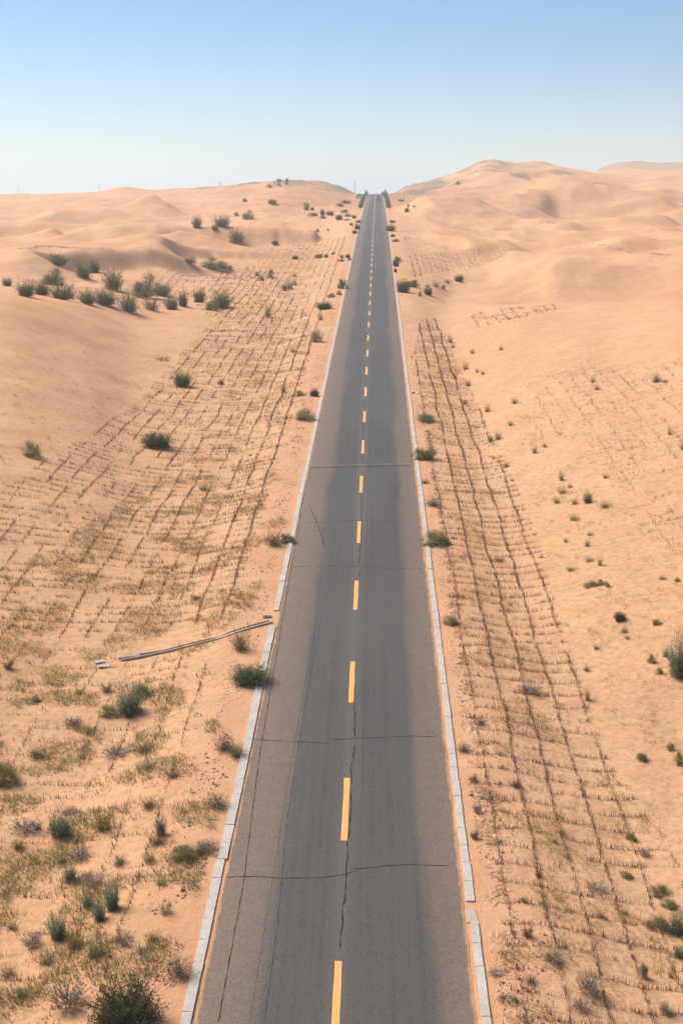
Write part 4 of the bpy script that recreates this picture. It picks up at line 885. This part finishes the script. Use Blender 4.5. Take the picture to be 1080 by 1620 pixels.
def person(loc):
    J = {'pel': (0, 0, .93), 'spine': (0, 0, 1.15), 'chest': (0, .01, 1.36), 'neck': (0, .01, 1.48), 'head': (0, -.02, 1.58), 'crown': (0, 0, 1.70)}
    for s, t in ((-1, 'l'), (1, 'r')): J.update({'hip'+t: (s*.10, 0, .88), 'kn'+t: (s*.11, -.02, .50), 'an'+t: (s*.12, .02, .09), 'to'+t: (s*.14, -.16, .04), 'sh'+t: (s*.19, .01, 1.40), 'el'+t: (s*.25, .03, 1.13), 'wr'+t: (s*.26, -.05, .90), 'hd'+t: (s*.26, -.08, .80)})
    E_ = [('pel','spine'),('spine','chest'),('chest','neck'),('neck','head'),('head','crown')]
    for t in 'lr': E_ += [('pel','hip'+t),('hip'+t,'kn'+t),('kn'+t,'an'+t),('an'+t,'to'+t),('chest','sh'+t),('sh'+t,'el'+t),('el'+t,'wr'+t),('wr'+t,'hd'+t)]
    rad = dict(pel=.15, spine=.14, chest=.16, neck=.06, head=.10, crown=.07); rad2 = dict(hip=.10, kn=.065, an=.045, to=.04, sh=.075, el=.045, wr=.032, hd=.035)
    ks = list(J); me = bpy.data.meshes.new('person'); me.from_pydata([J[k] for k in ks], [(ks.index(a), ks.index(b)) for a, b in E_], [])
    o = bpy.data.objects.new('person', me); COL.objects.link(o); bpy.context.view_layer.objects.active = o
    o.modifiers.new('Skin', 'SKIN'); sk = me.skin_vertices[0].data
    for i, k in enumerate(ks): r_ = rad.get(k) or rad2[k[:-1]]; sk[i].radius = (r_, r_); sk[i].use_root = (k == 'pel')
    o.modifiers.new('Sub', 'SUBSURF').levels = 1; o.modifiers['Sub'].render_levels = 2
    m, nt, b = new_mat('red_clothes_and_skin'); tc = N(nt, 'ShaderNodeTexCoord'); sp = N(nt, 'ShaderNodeSeparateXYZ'); nt.links.new(tc.outputs['Object'], sp.inputs[0])
    c = ramp(nt, mathn(nt, 'DIVIDE', sp.outputs[2], 2.0), [(0., (.03, .03, .04)), (.44, (.03, .03, .04)), (.45, (.50, .03, .035)), (.735, (.50, .03, .035)), (.745, (.45, .27, .19)), (.80, (.45, .27, .19)), (.81, (.02, .015, .012))])
    nt.links.new(c, b.inputs['Base Color']); b.inputs['Roughness'].default_value = .8; me.materials.append(m); o.location = loc
    tag(o, 'person in red standing at the left road edge near the parked white car', 'person')
x, y = road_pt(582, 314.5); person((x, y, float(zroad(y))+.01))

def pylon(px, py_top, dist, hgt, label, mast=False):
    P = pix_point(px, 306, dist); z0 = float(height(P[0], P[1])); top = pix_point(px, py_top, dist)[2]; H = max(top-z0, 8)
    root = empty('pylon', (P[0], P[1], z0), .4); tag(root, label, 'pylon', 'pylons on the far plain')
    A, B = [], []; b = .012*H if mast else .09*H; wA = .008*H if mast else .022*H; lv = 9
    ring = lambda t: [(sx*(b+(wA-b)*min(1, t*1.25)), sy*(b+(wA-b)*min(1, t*1.25)), t*H) for sx, sy in ((-1,-1),(1,-1),(1,1),(-1,1))]
    for k in range(lv):
        r0, r1 = ring(k/lv), ring((k+1)/lv)
        for i in range(4): A += [r0[i], r0[i], r0[(i+1) % 4], r1[i]]; B += [r1[i], r1[(i+1) % 4], r1[i], r1[(i+1) % 4]]
    thick = H*(.0022 if mast else .0035); v, f, c = tubes(np.array(A), np.array(B), thick, thick, np.ones((len(A), 3))*.3); link('tower', mesh_np('tower', v, f, STEEL), root)
    if not mast:
        for t, w_ in ((.72, .17), (.84, .14), (.94, .11)):
            A = [(-w_*H, 0, t*H), (-w_*H, 0, t*H), (w_*H, 0, t*H)]; B = [(w_*H, 0, t*H), (0, 0, (t+.04)*H), (0, 0, (t+.04)*H)]
            v, f, c = tubes(np.array(A), np.array(B), thick, thick, np.ones((3, 3))); link('cross_arm', mesh_np('cross_arm', v, f, STEEL), root)
            A = [(s*w_*H, 0, t*H) for s in (-1, 1)]; B = [(s*w_*H, 0, (t-.05)*H) for s in (-1, 1)]; v, f, c = tubes(np.array(A), np.array(B), thick, thick, np.ones((2, 3))); link('insulator', mesh_np('insulator', v, f, STEEL), root)
pylon(30, 292, 3600, 45, 'faint steel lattice pylon on the plain at the far left edge'); pylon(158, 290, 3200, 45, 'faint lattice pylon rising behind the left dune skyline, left of the sand peak')
pylon(349, 287, 2600, 45, 'faint pylon tip above the left skyline, between the sand peak and the shrubby hill'); pylon(561, 287, 1500, 45, 'slim lattice mast behind the hill left of the road crest', True)

# dense dark hedges lining the last stretch of the road
for s, lb in ((-1, 'dark hedge lining the far left edge of the road below the crest'), (1, 'dark hedge lining the far right edge of the road below the crest')):
    n = 7000; r = np.random.default_rng(9+s); Y = r.uniform(425, 600, n); X = s*(4.45+r.normal(0, .33, n)); Hh = .55+.35*noise(Y/6., Y*0, 7); Z = height(X, Y)+r.uniform(0, 1, n)**.8*Hh; P = np.stack([X, Y, Z], -1)
    fv = leaf_quads(P, r.normal(0, .6, (n, 3))+[0, 0, .7], .32, .07, shade(GREEN, n, r, .3), r); root = empty('hedge', (s*4.45, 425, float(height(s*4.45, 425.)))); v = fv[0]-np.array(root.location)
    link('foliage', mesh_np('foliage', v, fv[1], LEAFM, fv[2]), root); m = 260; Y = r.uniform(425, 600, m); X = s*(4.45+r.normal(0, .2, m)); A = np.stack([X, Y, height(X, Y)-.05], -1); B = A+np.stack([r.normal(0, .1, m), r.normal(0, .1, m), r.uniform(.5, .9, m)], -1)
    tv = tubes(A-np.array(root.location), B-np.array(root.location), .03, .012, shade((.1, .07, .05), m, r)); tag(link('stems', mesh_np('stems', tv[0], tv[1], TWIGM, tv[2]), root), kind='stuff'); tag(root, lb, 'hedge', 'hedges near the crest')

# wire fence of grey posts along the foot of the far right hill
fr = None; pp = [ground(px, py) for px, py in zip(np.linspace(613, 690, 13), np.interp(np.linspace(613, 690, 13), [613, 640, 690], [315.5, 312.5, 305.5]))]
pp = [p for p in pp if p]
if pp:
    root = empty('wire_fence', pp[0][:3]); tag(root, 'wire fence on grey posts along the foot of the far right hill', 'fence'); pm = None; A, B = [], []
    for i, p in enumerate(pp):
        o = box_obj('post', (.16, .16, 2.0), POST, root) if pm is None else link('post', pm, root); pm = o.data; o.location = (p[0]-pp[0][0], p[1]-pp[0][1], p[2]-pp[0][2]+.85)
    for a, b in zip(pp[:-1], pp[1:]):
        for hh in (.5, 1.0, 1.5): A.append((a[0], a[1], a[2]+hh)); B.append((b[0], b[1], b[2]+hh))
    v, f, c = tubes(np.array(A)-np.array(pp[0][:3]), np.array(B)-np.array(pp[0][:3]), .02, .02, np.ones((len(A), 3))); link('wire', mesh_np('wire', v, f, STEEL), root)
# ---------------------------------------------------------------- the hazy air
def build_haze():
    m = bpy.data.materials.new('haze'); m.use_nodes = True; nt = m.node_tree
    nt.nodes.remove(nt.nodes['Principled BSDF'])
    vol = N(nt, 'ShaderNodeVolumePrincipled'); vol.inputs['Color'].default_value = (0.85, 0.95, 1.0, 1)
    vol.inputs['Density'].default_value = HAZE; vol.inputs['Anisotropy'].default_value = 0.3
    nt.links.new(vol.outputs[0], nt.nodes['Material Output'].inputs['Volume'])
    bm = bmesh.new(); bmesh.ops.create_cube(bm, size=1)
    bmesh.ops.scale(bm, vec=(20400, 25000, 92), verts=bm.verts); bmesh.ops.translate(bm, vec=(0, 12300, 31.0), verts=bm.verts)
    me = bpy.data.meshes.new('haze'); bm.to_mesh(me); bm.free()
    tag(link('haze', me, None, m), 'thin pale dust haze lying over the desert', 'haze', kind='stuff')
HAZE = 4.0e-4
build_haze()
